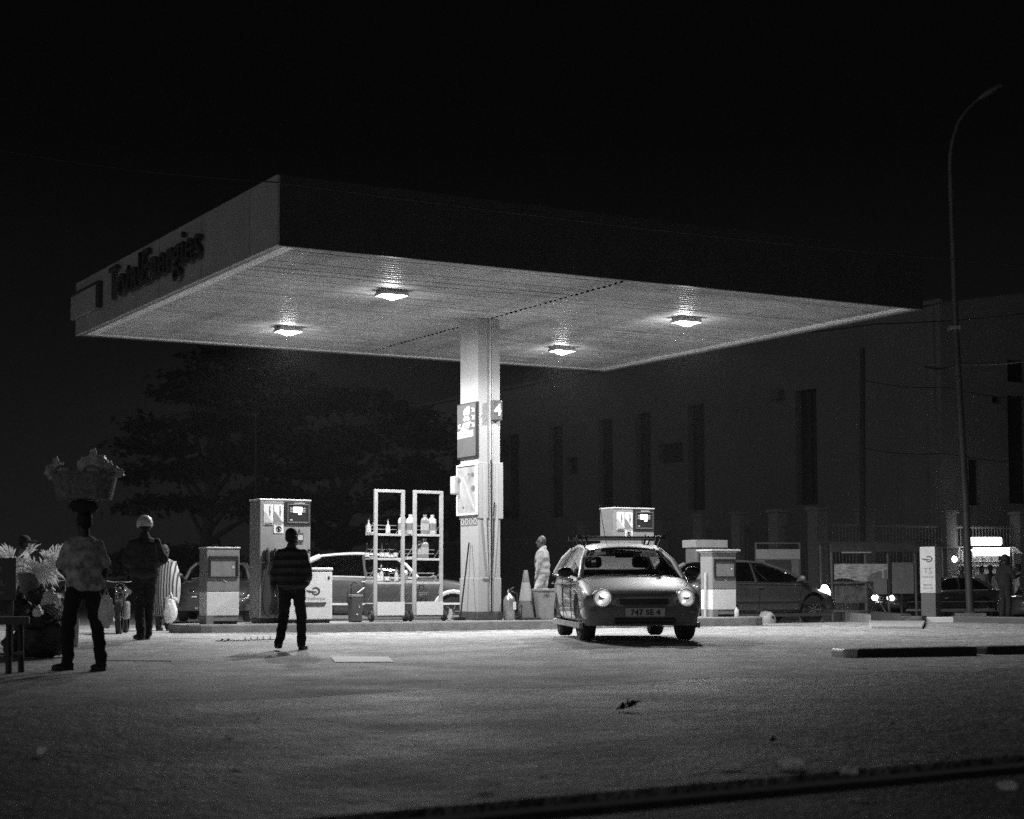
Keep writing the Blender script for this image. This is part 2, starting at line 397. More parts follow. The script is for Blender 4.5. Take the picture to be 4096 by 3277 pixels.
# kerbed island
def kerb(name, t0, t1, hw, top, mats='concrete', round_=.5):
    mb = MB(); out = []
    n = 8
    for i in range(n+1):
        a = math.pi/2 + math.pi*i/n; out.append((t0 + round_ + math.cos(a)*round_, math.sin(a)*hw))
    for i in range(n+1):
        a = -math.pi/2 + math.pi*i/n; out.append((t1 - round_ + math.cos(a)*round_, math.sin(a)*hw))
    P = [tuple(islf(a, b)) for a, b in out]
    mb.prism([(p[0], p[1]) for p in P], -.3, top, axis='Z')
    o = mb.build(name, mats, bevel=.03); return struct(o)
T0 = (isl(690) - CEN).dot(U); T1 = (isl(3008) - CEN).dot(U)
kerb('kerb_island', T0, T1, .80, .17)

# ================================================================== canopy
can = thing('filling_station_canopy', 'big flat white canopy with ribbed soffit and dark raised lettering on one column', 'canopy', (CA.x, CA.y, SOF), TH)
# local: x = U 0..CL, y = V 0..CW, z = 0 soffit edge
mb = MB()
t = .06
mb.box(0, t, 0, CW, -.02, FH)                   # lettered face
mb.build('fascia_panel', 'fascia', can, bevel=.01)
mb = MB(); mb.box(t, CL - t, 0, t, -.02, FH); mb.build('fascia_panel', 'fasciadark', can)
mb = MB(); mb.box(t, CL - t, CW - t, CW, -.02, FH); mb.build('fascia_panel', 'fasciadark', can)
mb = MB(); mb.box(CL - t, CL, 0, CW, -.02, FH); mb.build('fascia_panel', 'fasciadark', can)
mb = MB(); mb.box(t, CL - t, t, CW - t, FH - .25, FH - .2); mb.build('roof_deck', 'dark', can)
# panel joints on the lettered face: thin proud cover strips
mb = MB()
for k in (1.2, 3.6, 6.0, 8.4):
    mb = MB(); mb.box(-.004, 0, k - .012, k + .012, 0, FH); mb.build('joint_strip', 'mid', can)
# edge frame under the canopy
mb = MB(); mb.box(t, .17, t, CW - t, -.01, .06); mb.box(CL - .17, CL - t, t, CW - t, -.01, .06)
mb.box(.17, CL - .17, t, .14, -.01, .06); mb.box(.17, CL - .17, CW - .14, CW - t, -.01, .06)
mb.build('gutter', 'mid', can)
mb = MB(); mb.box(.17, .40, .14, CW - .14, .0, .06); mb.box(CL - .40, CL - .17, .14, CW - .14, .0, .06)
mb.box(.40, CL - .40, .14, .20, .0, .06); mb.box(.40, CL - .40, CW - .20, CW - .14, .0, .06)
mb.build('edge_trim', 'white', can, bevel=.01)
# ribbed soffit: long slats with rounded faces and open grooves, in two fields with a gap at the middle
mb = MB(); y = .20; pitch = (CW - .40)/58
while y < CW - .25:
    for (x0, x1) in ((.40, CL/2 - .03), (CL/2 + .03, CL - .40)):
        sag = random.uniform(-.008, .008); n = 7
        prof = [(y + .004, .085)] + [(y + .012 + (pitch - .052)*i/n, .04 + sag - .024*math.sin(math.pi*i/n)) for i in range(n+1)] + [(y + pitch - .034, .085)]
        xs = [x0, x0 + (x1-x0)*.33, x0 + (x1-x0)*.66, x1]
        mb.grid([[(x, a, b + random.uniform(-.001, .001)) for a, b in prof] for x in xs])
    y += pitch
mb.build('soffit_slats', 'slat', can, smooth=50, fix=False)
mb = MB(); mb.box(.2, CL - .2, .15, CW - .15, .09, .12); mb.build('soffit_backing', 'black', can)
# raised letters on the lettered face (local -x face): text runs from far end to near end
def face_local(px, py):
    p = onplane(px, py, CA, -U); return (p - CA).dot(V), p.z - SOF
k0, zb0 = face_local(452, 1205); k1, zb1 = face_local(818, 1030)
me = textmesh('TotalEnergies', 1., .07, .004, 1.06, 'LEFT')
xs = [v.co.x for v in me.vertices]; w0 = max(xs) - min(xs)
sc = (k0 - k1)/w0
# columns: text x -> -V (towards the near end), text y -> z, text z -> -x
mt = Matrix(((0, 0, -1, -.07), (-sc, 0, 0, k0 + min(xs)*sc), (0, sc*1.05, 0, .34), (0, 0, 0, 1)))
me.transform(mt); link('sign_lettering', me, 'letter', can)
mb = MB(); mb.box(-.08, -.004, 9.95, CW + .12, .33, .86); mb.build('corner_panel', 'fascia', can, bevel=.02)
mb = MB(); mb.box(-.10, -.004, 9.75, 9.945, .33, .90); mb.box(-.10, -.004, 9.945, CW + .12, .862, .90); mb.build('corner_panel_edge', 'letter', can)

# ================================================================== canopy lamps
for i, (px, py, lab) in enumerate(((1567, 1186, 'square canopy floodlight nearest the lettered corner, left of the front edge'),
                     (1153, 1330, 'square canopy floodlight farthest left above the tall fuel pump'),
                     (2745, 1293, 'square canopy floodlight farthest right under the ribbed soffit'),
                     (2248, 1408, 'square canopy floodlight just right of the column top'))):
    p = onz(px, py, SOF - .09)
    L = thing('canopy_lamp', lab, 'floodlight', (p.x, p.y, SOF + .03), TH, 'lit floodlights under the canopy', .74)
    mb = MB(); mb.box(-.34, .34, -.24, .24, -.13, 0); mb.build('lamp_housing', 'light', L, bevel=.015)
    mb = MB(); mb.box(-.36, .36, -.26, -.245, -.155, -.08); mb.box(-.36, .36, .245, .26, -.155, -.08)
    mb.box(-.36, -.345, -.245, .245, -.155, -.08); mb.box(.345, .36, -.245, .245, -.155, -.08); mb.build('lamp_frame', 'light', L)
    mb = MB(); n = 10
    mb.grid([[(-.33 + .66*a/n, -.23 + .46*b/n, -.135 - .115*math.sin(math.pi*a/n)*math.sin(math.pi*b/n)) for a in range(n+1)] for b in range(n+1)])
    mb.build('lamp_lens', 'lens', L, smooth=60)
    ld = bpy.data.lights.new('canopy_lamp_light', 'POINT'); ld.shadow_soft_size = .14; ld.energy = 2000; ld.use_nodes = True
    # wide forecourt beam: strongest at 60-70 degrees, cut off towards the horizontal
    ln = ld.node_tree; em = ln.nodes['Emission']; ltc = ln.nodes.new('ShaderNodeTexCoord'); lsx = ln.nodes.new('ShaderNodeSeparateXYZ'); lm = ln.nodes.new('ShaderNodeMath'); lm.operation = 'MULTIPLY'; lm.inputs[1].default_value = -1
    lr = ln.nodes.new('ShaderNodeValToRGB'); ln.links.new(ltc.outputs['Normal'], lsx.inputs[0]); ln.links.new(lsx.outputs['Z'], lm.inputs[0]); ln.links.new(lm.outputs[0], lr.inputs[0]); ln.links.new(lr.outputs[0], em.inputs['Strength'])
    le = lr.color_ramp.elements
    for kk, (c_, v_) in enumerate(((0, .02), (.12, .10), (.22, .22), (.30, .62), (.42, 1.0), (.65, .95), (1, .85))):
        q_ = le[0] if kk == 0 else le.new(c_)
        q_.position = c_; q_.color = (v_,)*3 + (1,)
    le[-1].color = (.95,)*3 + (1,)
    lo = bpy.data.objects.new('canopy_lamp_light', ld); COL.objects.link(lo); lo.parent = L; lo.location = (0, 0, -.36)

# ================================================================== column
CW2, CD2 = .26, .40      # half sizes along U and V
col = thing('canopy_column', 'white boxed steel column holding up the canopy on the kerbed island', 'column', (CEN.x, CEN.y, .17), TH)
HT = SOF + .05 - .17
mb = MB(); mb.box(-CW2, CW2, -CD2, CD2, .16, HT); mb.build('shaft', 'column', col, bevel=.012)
mb = MB(); mb.box(-CW2 - .03, CW2 + .03, -CD2 - .03, CD2 + .03, 0, .16); mb.build('plinth', 'plinth', col, bevel=.01)
mb = MB(); mb.box(.005, .03, -CD2 - .03, -CD2, .2, HT - .02); mb.box(.06, .075, -CD2 - .012, -CD2, 3.35, HT - .02); mb.build('corner_pipe', 'whitesteel', col)
# cladding collar at poster height
z0, z1 = isl(1917), None
def colz(py, off=-CD2): return onplane(1960, py, CEN - V*CD2, -V).z - .17
zc0, zc1 = colz(2075), colz(1850)
mb = MB(); mb.box(-CW2 - .02, -.02, -CD2 - .022, CD2 + .02, zc0, zc1); mb.box(.045, CW2 + .06, -CD2 - .022, CD2 + .02, zc0, zc1); mb.build('cladding_panel', 'column', col, bevel=.01)
zl = colz(2312)
mb = MB(); mb.box(-CW2 - .015, -.02, -CD2 - .015, CD2 + .015, .17, zl); mb.box(.045, CW2 + .012, -CD2 - .015, CD2 + .015, .17, zl); mb.build('kick_panel', 'column', col, bevel=.01)
mb = MB(); mb.tube([(.02, -CD2 - .045, zc1 + .05), (.02, -CD2 - .045, .17)], .016); mb.tube([(.02, -CD2 - .045, 2.2), (.06, -CD2 - .06, 2.15), (.09, -CD2 - .06, 2.45)], .012)
mb.build('cable', 'black', col)
# grey V stripes printed on the cladding
mb = MB()
for sgn, xa, xb in ((1, -.17, -.03), (-1, .21, .075)):
    pts = [(xa, zc1 - .1), (xa + sgn*.07, zc1 - .07), (xa + sgn*.09, 2.0), (xb, .85), (xb - sgn*.015, .85), (xa + sgn*.015, 2.0)]
    mb.prism(pts, -CD2 - .0265, -CD2 - .0225)
mb.build('stripe_decal', mat('grey_decal', .42, .5, var=.08), col)
mb = MB(); zs0, zs1 = colz(1700), colz(1622)
mb.prism([(-CW2, zs0 - .1), (-CW2, zs1), (0, zs1 - .02), (0, zs0 + .18)], -CD2 - .003, -CD2 + .001)
mb.prism([(.035, zs0 + .2), (.035, zs1 - .02), (CW2, zs1), (CW2, zs0 - .08)], -CD2 - .003, -CD2 + .001)
mb.build('swoosh_decal', mat('swoosh_grey', .38, .5, var=.08), col)
# scuffs: bare patch and a dent hook
mb = MB(); mb.ell((-.09, -CD2 - .018, zl - .02), (.085, .02, .045), 10, 6); mb.build('scuff', 'mid', col, smooth=60)
# dispenser box on the back-left edge
mb = MB(); zd0, zd1 = colz(1972), colz(1898); mb.box(-CW2 - .14, -CW2 - .0, CD2 + .0, CD2 + .22, zd0, zd1); mb.build('towel_dispenser', 'light', col, bevel=.03)

LF = Matrix.Translation((CEN.x, CEN.y, .17)) @ Matrix.Rotation(TH, 4, 'Z') @ Matrix.Translation((-CW2, 0, 0)) @ Matrix.Rotation(-math.pi/2, 4, 'Z')
# LF frame: x runs from the far edge (-) to the near edge (+) of the left face, -y outwards, z up from the island
def lfz(py): return onplane(1880, py, CEN - U*CW2, -U).z - .17
def placed(name, label, cat, mtx):
    o = thing(name, label, cat); o.matrix_world = mtx; return o
zi0, zi1 = lfz(1828), lfz(1618)
info = placed('information_sign', 'dark lane sign with truck and car pictograms on the column', 'sign', LF)
mb = MB(); mb.box(-.43, .40, -.06, -.002, zi0, zi1); mb.build('sign_panel', 'signdark', info, bevel=.008)
mb = MB(); mb.box(-.45, .42, -.045, -.002, zi0 - .03, zi0 - .002); mb.box(-.45, .42, -.045, -.002, zi1 + .002, zi1 + .03); mb.box(.402, .42, -.07, -.002, zi0, zi1); mb.build('sign_edge', 'black', info)
H = zi1 - zi0
mb = MB(); y0, y1 = -.066, -.061
def q(u, v): return (-.43 + .83*u, zi1 - H*v)
def poly(pts): mb.prism([q(*p) for p in pts], y0, y1)
poly([(.52, .05), (.68, .05), (.68, .19), (.52, .19)]); poly([(.36, .13), (.42, .08), (.5, .08), (.5, .19), (.34, .19)])
for c in (.42, .62): poly([(c + .04*math.cos(a*math.pi/5), .195 + .022*math.sin(a*math.pi/5)) for a in range(10)])
poly([(.33, .27), (.38, .255), (.44, .225), (.58, .225), (.65, .255), (.7, .27), (.7, .3), (.33, .3)])
for c in (.42, .6): poly([(c + .04*math.cos(a*math.pi/5), .305 + .02*math.sin(a*math.pi/5)) for a in range(10)])
for v in (.12, .26, .40):
    poly([(.78, v - .04), (.82, v - .04), (.90, v + .01), (.90, v - .03), (.93, v - .03), (.93, v + .045), (.80, v + .045), (.80, v + .025), (.86, v + .025)])
for v in (.40,):
    poly([(.2, v - .04), (.16, v - .04), (.1, v + .01), (.1, v - .03), (.07, v - .03), (.07, v + .045), (.19, v + .045), (.19, v + .025), (.14, v + .025)])
poly([(.34, .355), (.75, .335), (.62, .48), (.2, .5)])
mb.build('pictogram', 'white', info)
mb = MB(); poly([(.03, .50), (.88, .50), (.88, .625), (.03, .645)]); mb.build('label_band', 'light', info)
mb = MB(); y0, y1 = -.071, -.067
poly([(.3, .515), (.72, .505), (.6, .6), (.2, .62)]); mb.build('label_patch', 'white', info)
mb = MB(); y0, y1 = -.076, -.072
for v in (.385, .42, .455, .535, .565): poly([(.38, v), (.62, v - .006), (.62, v + .012), (.38, v + .018)])
mb.build('small_print', 'mid', info)

zp0, zp1 = lfz(2062), lfz(1858)
pos = placed('framed_poster', 'faded advertising poster in a white frame on the column', 'poster', LF)
fw = .035
mb = MB(); mb.box(-.46, .44, -.07, -.024, zp0, zp0 + fw); mb.box(-.46, .44, -.07, -.024, zp1 - fw, zp1); mb.box(-.46, -.46 + fw, -.07, -.024, zp0 + fw, zp1 - fw); mb.box(.44 - fw - .03, .44, -.07, -.024, zp0 + fw, zp1 - fw)
mb.build('frame', 'white', pos, bevel=.006)
mb = MB(); mb.box(-.42, .37, -.045, -.024, zp0 + fw, zp1 - fw); mb.build('print', 'poster', pos)
mb = MB(); hp = zp1 - zp0
def pp(u, v): return (-.42 + .79*u, zp0 + hp*(.05 + .9*v))
PRD = mat('print_dark', .14, .5, var=.5, scale=12)
for c, r in (((.82, .82), .09), ((.6, .84), .05), ((.85, .52), .12), ((.3, .12), .05), ((.06, .72), .1)):
    mb = MB(); mb.prism([(pp(c[0] + r*math.cos(a*math.pi/6), 0)[0], pp(0, min(.99, c[1] + r*.55*math.sin(a*math.pi/6)))[1]) for a in range(12)], -.049, -.046); mb.build('printed_figure', PRD, pos)
mb = MB(); mb.prism([pp(.25, .78), pp(.32, .8), pp(.8, .3), pp(.95, .06), pp(.9, .05), pp(.7, .25)], -.049, -.046); mb.build('printed_streak', 'light', pos)
st = placed('warning_sticker', 'strip of four small prohibition pictograms under the poster', 'sticker', LF)
za, zb = lfz(2103), lfz(2070)
mb = MB()
for i in range(4): mb.box(-.36 + i*.185, -.36 + i*.185 + .165, -.008, -.002, za, zb)
mb.build('sticker_base', 'mid', st)
mb = MB()
for i in range(4):
    x = -.36 + i*.185; mb.bar((x + .03, -.011, za + .03), (x + .14, -.011, zb - .02), .025, .004)
    mb.lathe([(.05, -.003), (.065, -.003), (.065, .003), (.05, .003)], 12, (x + .08, -.013, (za + zb)/2), 'Y', cap=False)
mb.build('pictogram', 'white', st)
RF = Matrix.Translation((CEN.x, CEN.y, .17)) @ Matrix.Rotation(TH, 4, 'Z')
zn0, zn1 = colz(1682), colz(1602)
num = placed('number_sign', 'dark curved plate with a white number 4 on the column', 'sign', RF)
mb = MB()
prof = [(.02, -CD2 - .005), (.02, -CD2 - .10), (.05, -CD2 - .13), (.22, -CD2 - .13), (.26, -CD2 - .10), (.26, -CD2 - .005)]
mb.prism(prof, zn0, zn1, 'Z'); mb.build('sign_plate', 'signdark', num, bevel=.02)
text('numeral', '4', .34, .008, 'white', num, Matrix.Translation((.13, -CD2 - .137, zn0 + .1)), .01)
rod = thing('broom', 'dark long thin broom handle leaning against the column foot', 'broom', RF @ Vector((-CW2 - .12, -.12, 0)), TH)
mb = MB(); mb.tube([(-.16, .0, .05), (.07, .04, 1.62)], .017); mb.build('handle', 'black', rod)
mb = MB(); mb.box(-.30, -.06, -.05, .05, 0, .07); mb.build('broom_head', 'black', rod, bevel=.01)

# ================================================================== fuel pumps
def swirl(name, cx, z, r, y, m, parent):
    """the swirl emblem: a loop with a tail to the left"""
    mb = MB(); pts = []
    for i in range(15):
        a = -2.6 + i*.36; pts.append((cx + r*.62*math.cos(a), y, z + r*.5*math.sin(a)))
    mb.tube(pts, [r*.16*(1 - .4*abs(i - 7)/7) for i in range(15)], 6)
    mb.tube([(cx - r*1.5, y, z + r*.12), (cx - r*1.0, y, z - r*.05), (cx - r*.45, y, z - r*.1), (cx + r*.2, y, z - r*.1)], [r*.08, r*.16, r*.14, r*.06], 6)
    for v in mb.v: v.y = y + (v.y - y)*.1
    return mb.build(name, m, parent, smooth=60)
PW, PD, PH = 1.06, .56, 2.38
def fuel_pump(label):
    t = thing('fuel_pump', label, 'fuel pump', (0, 0, 0), 0, 'fuel pumps on the island')
    mb = MB(); mb.box(0, PW, 0, PD, .10, PH); mb.build('cabinet', 'pumpgrey', t, bevel=.02)
    mb = MB(); mb.box(.04, PW - .04, .04, PD - .04, 0, .10); mb.build('plinth', 'black', t)
    mb = MB(); mb.box(-.006, .0, .03, PD - .03, .12, PH - .03); mb.build('side_panel', 'mid', t)
    mb = MB(); mb.box(-.012, PW + .012, -.012, PD + .012, PH, PH + .035); mb.build('top_cap', 'light', t, bevel=.012)
    mb = MB(); mb.box(.50, PW - .005, -.02, -.001, PH - .47, PH - .01); mb.build('display_panel', 'black', t, bevel=.006)
    mb = MB(); mb.box(.58, PW - .06, -.03, -.021, PH - .43, PH - .40); mb.box(.58, PW - .06, -.03, -.021, PH - .075, PH - .05); mb.box(.56, .575, -.03, -.021, PH - .43, PH - .05); mb.box(PW - .055, PW - .04, -.03, -.021, PH - .43, PH - .05); mb.build('display_frame', 'steel', t)
    mb = MB(); mb.box(.685, .865, -.027, -.021, PH - .215, PH - .115); mb.build('screen', 'screen', t)
    mb = MB(); mb.box(.79, .855, -.027, -.021, PH - .262, PH - .23); mb.build('price_digits', 'screen', t)
    mb = MB()
    for zz in (.13, .165, .2):
        mb = MB(); mb.box(.61, .67, -.027, -.021, PH - zz - .015, PH - zz); mb.build('button_label', 'light', t)
        mb = MB(); mb.box(.88, .94, -.027, -.021, PH - zz - .015, PH - zz); mb.build('button_label', 'light', t)
    mb = MB(); mb.box(.61, .67, -.027, -.021, PH - .4 + .02, PH - .4 + .045); mb.build('button_label', 'light', t)
    mb = MB(); mb.box(.70, .92, -.027, -.021, PH - .045, PH - .03); mb.build('button_label', 'light', t)
    for x0, dk in ((.07, 'light'), (.285, 'mid')):
        s = MB(); s.box(x0, x0 + .2, -.012, -.001, PH - .47, PH - .07); so = s.build('price_tag', 'white', t)
        s = MB(); n = 8
        cur = [(x0 + .2*i/n, PH - .47 + .06 + .2*(1 - S01(i/n))) for i in range(n+1)]
        s.prism([(x0, PH - .44)] + cur + [(x0 + .2, PH - .44)], -.015, -.0125); s.build('tag_wave', dk, so)
        text('tag_text', 'excellium', .052, .003, 'mid', so, Matrix.Translation((x0 + .115, -.0145, PH - .20)) @ Matrix.Rotation(math.pi/2, 4, 'Y'), .001)
        text('tag_name', 'GASOIL' if x0 < .1 else 'SUPER', .05, .003, 'dark' if x0 < .1 else 'light', so, Matrix.Translation((x0 + .1, -.0185, PH - .465)), .001)
    s = MB(); s.box(.285, .485, -.012, -.001, PH - .63, PH - .475); so = s.build('warning_sticker', 'white', t)
    s = MB(); s.lathe([(.045, -.002), (.06, -.002), (.06, .002), (.045, .002)], 20, (.385, -.015, PH - .55), 'Y', cap=False); s.box(.365, .405, -.016, -.0135, PH - .585, PH - .515); s.bar((.345, -.018, PH - .51), (.425, -.018, PH - .59), .012, .003); s.build('ban_symbol', 'black', so)
    s = MB(); s.box(.72, .90, -.03, -.001, PH - .80, PH - .62); so = s.build('keypad', 'dark', t, bevel=.006)
    s = MB(); s.box(.74, .88, -.034, -.0305, PH - .76, PH - .66); s.build('keypad_label', 'light', so)
    s = MB(); s.prism([(.79, PH - .61), (.83, PH - .61), (.835, PH - .56), (.815, PH - .54), (.8, PH - .56)], -.012, -.001); s.build('flame_mark', 'dark', t)
    for i, x in enumerate((.06, .22)):
        s = MB(); s.box(x, x + .12, -.09, -.001, PH - 1.20, PH - .96); s.build('nozzle_holster', 'black', t, bevel=.02)
        s = MB(); s.tube([(x + .06, -.10, PH - .93), (x + .06, -.13, PH - 1.05), (x + .07, -.12, PH - 1.22)], [.022, .03, .02]); s.tube([(x + .03, -.12, PH - 1.0), (x + .03, -.15, PH - 1.13), (x + .06, -.12, PH - 1.2)], .01); s.build('nozzle', 'rubber', t, smooth=50)
        pts = []
        for k in range(13):
            a = k/12; pts.append((x + .07 - .13*math.sin(a*math.pi)*(1 if i == 0 else -.9), -.12 - .06*math.sin(a*math.pi), PH - 1.22 - (1.0 if i == 0 else .95)*math.sin(a*math.pi*.5)))
        s = MB(); s.tube(pts, .019, 8); s.build('hose', 'rubber', t, smooth=50)
    s = MB(); s.box(.04, .36, -.016, -.001, .16, PH - 1.22); s.build('lower_door', 'plasticdark', t)
    s = MB(); s.box(.40, PW - .04, -.016, -.001, .16, PH - 1.0); s.build('lower_door', 'pumpgrey', t)
    s = MB(); s.box(PW - .07, PW - .01, -.03, -.001, PH - .98, PH - .94); s.build('door_lock', 'chrome', t)
    return t
p0 = fuel_pump('tall fuel pump behind the man in the banded jacket, its display lit')
def set_corner(t, px, off):          # put local origin (front left corner) so that it shows at px
    p = isl(px, off); t.location = (p.x, p.y, .17); t.rotation_euler = (0, 0, TH)
set_corner(p0, 1038, -.42)
p1 = copytree(p0); p1['label'] = 'fuel pump behind the taxi, its lit display showing above the taxi roof'
set_corner(p1, 2457, -.30)

# ================================================================== service cabinets
def service_cabinet(label):
    t = thing('service_cabinet', label, 'cabinet', (0, 0, 0), TH, 'low service cabinets on the island')
    w, d, h = .66, .42, 1.44
    mb = MB(); mb.box(0, w, 0, d, .62, h); mb.build('upper_body', 'mid', t, bevel=.012)
    mb = MB(); mb.box(0.004, w - .004, .004, d - .004, .16, .616); mb.build('lower_body', 'white', t, bevel=.01)
    mb = MB(); mb.box(.0, .14, 0, d - .02, 0, .156); mb.box(.14, w - .01, .02, d - .02, .06, .156); mb.build('skirt', 'mid', t)
    mb = MB(); mb.box(.14, w - .02, .06, d - .04, 0, .058); mb.build('plinth', 'black', t)
    mb = MB(); mb.box(-.015, w + .015, -.015, d + .015, h, h + .03); mb.build('lid', 'light', t, bevel=.008)
    z0, z1 = .88, 1.30
    mb = MB(); mb.box(.04, w - .03, -.03, -.001, z1 - .06, z1); mb.box(.04, w - .03, -.03, -.001, z0, z0 + .03); mb.box(.04, .075, -.03, -.001, z0 + .03, z1 - .06); mb.box(w - .07, w - .03, -.03, -.001, z0 + .03, z1 - .06); mb.build('window_frame', 'black', t, bevel=.004)
    mb = MB(); mb.box(.075, w - .07, -.008, -.001, z0 + .03, z1 - .06); mb.build('window_pane', 'mid', t)
    mb = MB(); mb.bar((.33, -.006, .84), (.40, -.006, .80), .012, .008); mb.box(.51, .545, -.014, -.009, 1.06, 1.10); mb.build('catch', 'white', t)
    return t
c0 = service_cabinet('grey service cabinet with a dark framed window, on the left end of the island')
set_corner(c0, 826, -.45)
c1 = copytree(c0); c1['label'] = 'grey service cabinet just right of the taxi, on the right end of the island'
set_corner(c1, 2851, -.30); c1.scale = (1., 1.1, 1.0)
lidx = MB(); lidx.box(-.06, .74, -.06, .50, 1.475, 1.52); lidx.build('rain_hood', 'light', c1, bevel=.01)
pipe = MB(); pipe.tube([(-.05, .2, .0), (-.03, .2, 1.0)], .03); pipe.build('drain_pipe', 'light', c1, smooth=50)

# white bin with emblem
bx = thing('waste_container', 'white lidded container with a swirl emblem between pump and shelves', 'container', (0, 0, 0), TH)
w, d, h = .98, .45, 1.08
mb = MB(); mb.box(0, w, 0, d, .07, h - .075); mb.build('body', 'white', bx, bevel=.02)
mb = MB(); mb.box(-.012, w + .012, -.015, d + .012, h - .06, h); mb.build('lid', 'white', bx, bevel=.02)
mb = MB(); mb.box(.05, w - .05, .03, d - .03, 0, .07); mb.build('base', 'black', bx)
swirl('emblem', .62, .62, .13, -.004, 'dark', bx)
text('emblem_text', 'TotalEnergies', .075, .003, 'light', bx, Matrix.Translation((.62, -.003, .46)))
mb = MB(); mb.prism([(.2, .32), (.80, .32), (.845, .38), (.85, .405), (.2, .405)], -.005, -.001); mb.build('dark_band', 'dark', bx)
mb = MB(); mb.ell((.90, -.005, .88), (.022, .012, .035), 10, 6); mb.build('lock', 'black', bx)
p = isl(1330, -.74); p -= U*w; bx.location = (p.x, p.y, .17)

# ================================================================== display racks on wheels
RH = 2.66
SHELF = (.55, 1.15, 1.66, 1.20)
def rack_z(py): return HC + (2335 - py)/190. - .17
def rack(label):
    t = thing('display_rack', label, 'rack', (0, 0, 0), TH, 'steel bottle racks on wheels'); w, d, e = .68, .40, .075
    mb = MB(); mb.box(0, e, 0, .05, .10, RH - .06); mb.build('post', 'light', t, bevel=.006)
    mb = MB(); mb.box(w - e, w, 0, .05, .10, RH - .06); mb.build('post', 'light', t, bevel=.006)
    mb = MB(); mb.box(0, w, 0, .05, RH - .06, RH); mb.build('top_rail', 'light', t, bevel=.006)
    for z in (.80, 1.28, 1.77):
        mb = MB(); mb.box(e, w - e, -.006, .03, z - .045, z); mb.box(.01, w - .01, .055, d, z - .02, z); mb.box(-.012, .008, .052, d, z - .03, z + .03); mb.build('shelf', 'whitesteel', t, bevel=.004)
        mb = MB(); mb.tube([(-.0, d, z + .10), (w, d, z + .10)], .008, 6); mb.tube([(0, d, z + .18), (w, d, z + .18)], .008, 6)
        mb.tube([(.02, d, z), (.02, .05, z + .24)], .008, 6); mb.tube([(w - .02, d, z), (w - .02, .05, z + .24)], .008, 6); mb.tube([(0, d, z), (0, d, z + .18)], .008, 6)
        mb.build('guard_rail', 'steel', t)
    mb = MB(); mb.box(.0, w, .055, d + .05, .10, .36); mb.build('base_tray', 'dark', t, bevel=.01)
    mb = MB(); mb.box(e, w - .0, -.012, -.001, .13, .40); mb.build('front_panel', 'white', t)
    mb = MB(); mb.box(.02, w - .04, .0, .05, .06, .125); mb.build('foot_bar', 'mid', t)
    mb = MB(); mb.tube([(.02, d, .36), (.02, .05, .62)], .008, 6); mb.tube([(w-.05, d, .36), (w - .05, .05, .62)], .008, 6); mb.build('guard_rail', 'steel', t)
    for x, y in ((-.05, .02), (w + .05, .06)):
        mb = MB(); mb.lathe([(.05, -.03), (.10, -.03), (.11, 0), (.10, .03), (.05, .03)], 20, (x, y, .11), 'X'); wo = mb.build('wheel', 'rubber', t, smooth=40)
        mb = MB(); mb.lathe([(.015, -.034), (.05, -.034), (.05, .034), (.015, .034)], 14, (x, y, .11), 'X'); mb.build('hub', 'steel', wo)
    return t
r0 = rack('left wheeled steel rack, crowded with small oil bottles')
set_corner(r0, 1495, -.46)
r1 = copytree(r0); r1['label'] = 'wheeled steel rack beside the column, holding a few large canisters'
set_corner(r1, 1652, -.44)
r0.rotation_euler.y = .006; r1.rotation_euler.y = .006
def rk(r, x, y, z):
    return Matrix.Translation(r.location) @ Matrix.Rotation(TH, 4, 'Z') @ Vector((x, y, z))
G = 'bottles standing on the racks'
def small_bottle(loc, label, h=.30, m='bottle', mlab='white'):
    t = thing('oil_bottle', label, 'bottle', loc, random.uniform(0, 6), G)
    mb = MB(); mb.lathe([(.034, 0), (.045, .01), (.045, h*.42), (.036, h*.52), (.014, h*.68), (.013, h*.93)], 12); mb.build('bottle_body', m, t, smooth=50)
    mb = MB(); mb.lathe([(.017, h*.9), (.017, h), (.002, h)], 10); mb.build('cap', 'dark', t)
    mb = MB(); mb.lathe([(.0462, h*.08), (.0462, h*.36)], 12, cap=False); mb.build('bottle_label', mlab, t)
    return t
def big_bottle(loc, label, m='plastic', h=.40, wd=.085):
    t = thing('oil_canister', label, 'canister', loc, TH, 'large canisters standing on the racks')
    mb = MB(); mb.lathe([(wd*.95, 0), (wd, .02), (wd, h*.68), (wd*.85, h*.78), (wd*.4, h*.86), (wd*.38, h*.92)], 16); mb.build('bottle_body', m, t, smooth=50)
    mb = MB(); mb.lathe([(wd*.45, h*.9), (wd*.45, h), (.002, h)], 12); mb.build('cap', m, t)
    mb = MB(); mb.lathe([(wd*1.01, h*.2), (wd*1.01, h*.55)], 16, cap=False); mb.build('bottle_label', 'light' if m == 'plasticmid' else 'plasticmid', t)
    return t
ROWS = (('top', 1.77, ((-.06, .12, 'leftmost and alone beside the post', 'plastic'), (.37, .12, 'standing in the middle of the top shelf', 'plastic'))),
        ('middle', 1.28, ((-.06, .2, 'clear, leftmost, jutting past the post', 'bottle'), (.12, .2, 'clear, just right of the left post', 'bottle'), (.22, .1, 'dark and opaque', 'plasticdark'), (.34, .12, 'clear with pale label, at the centre', 'bottle'), (.43, .2, 'short and dark beside the centre', 'plasticdark'), (.53, .1, 'clear, next to the right post', 'bottle'))),
        ('lower', .80, ((.14, .1, 'pale and short by the left post', 'plastic'), (.22, .12, 'pale and tall, leaning shape in white', 'plastic'), (.33, .1, 'clear with white label, at the centre', 'bottle'), (.42, .22, 'half hidden dark one at the back', 'plasticdark'), (.55, .1, 'pale, next to the right post', 'plastic'))))
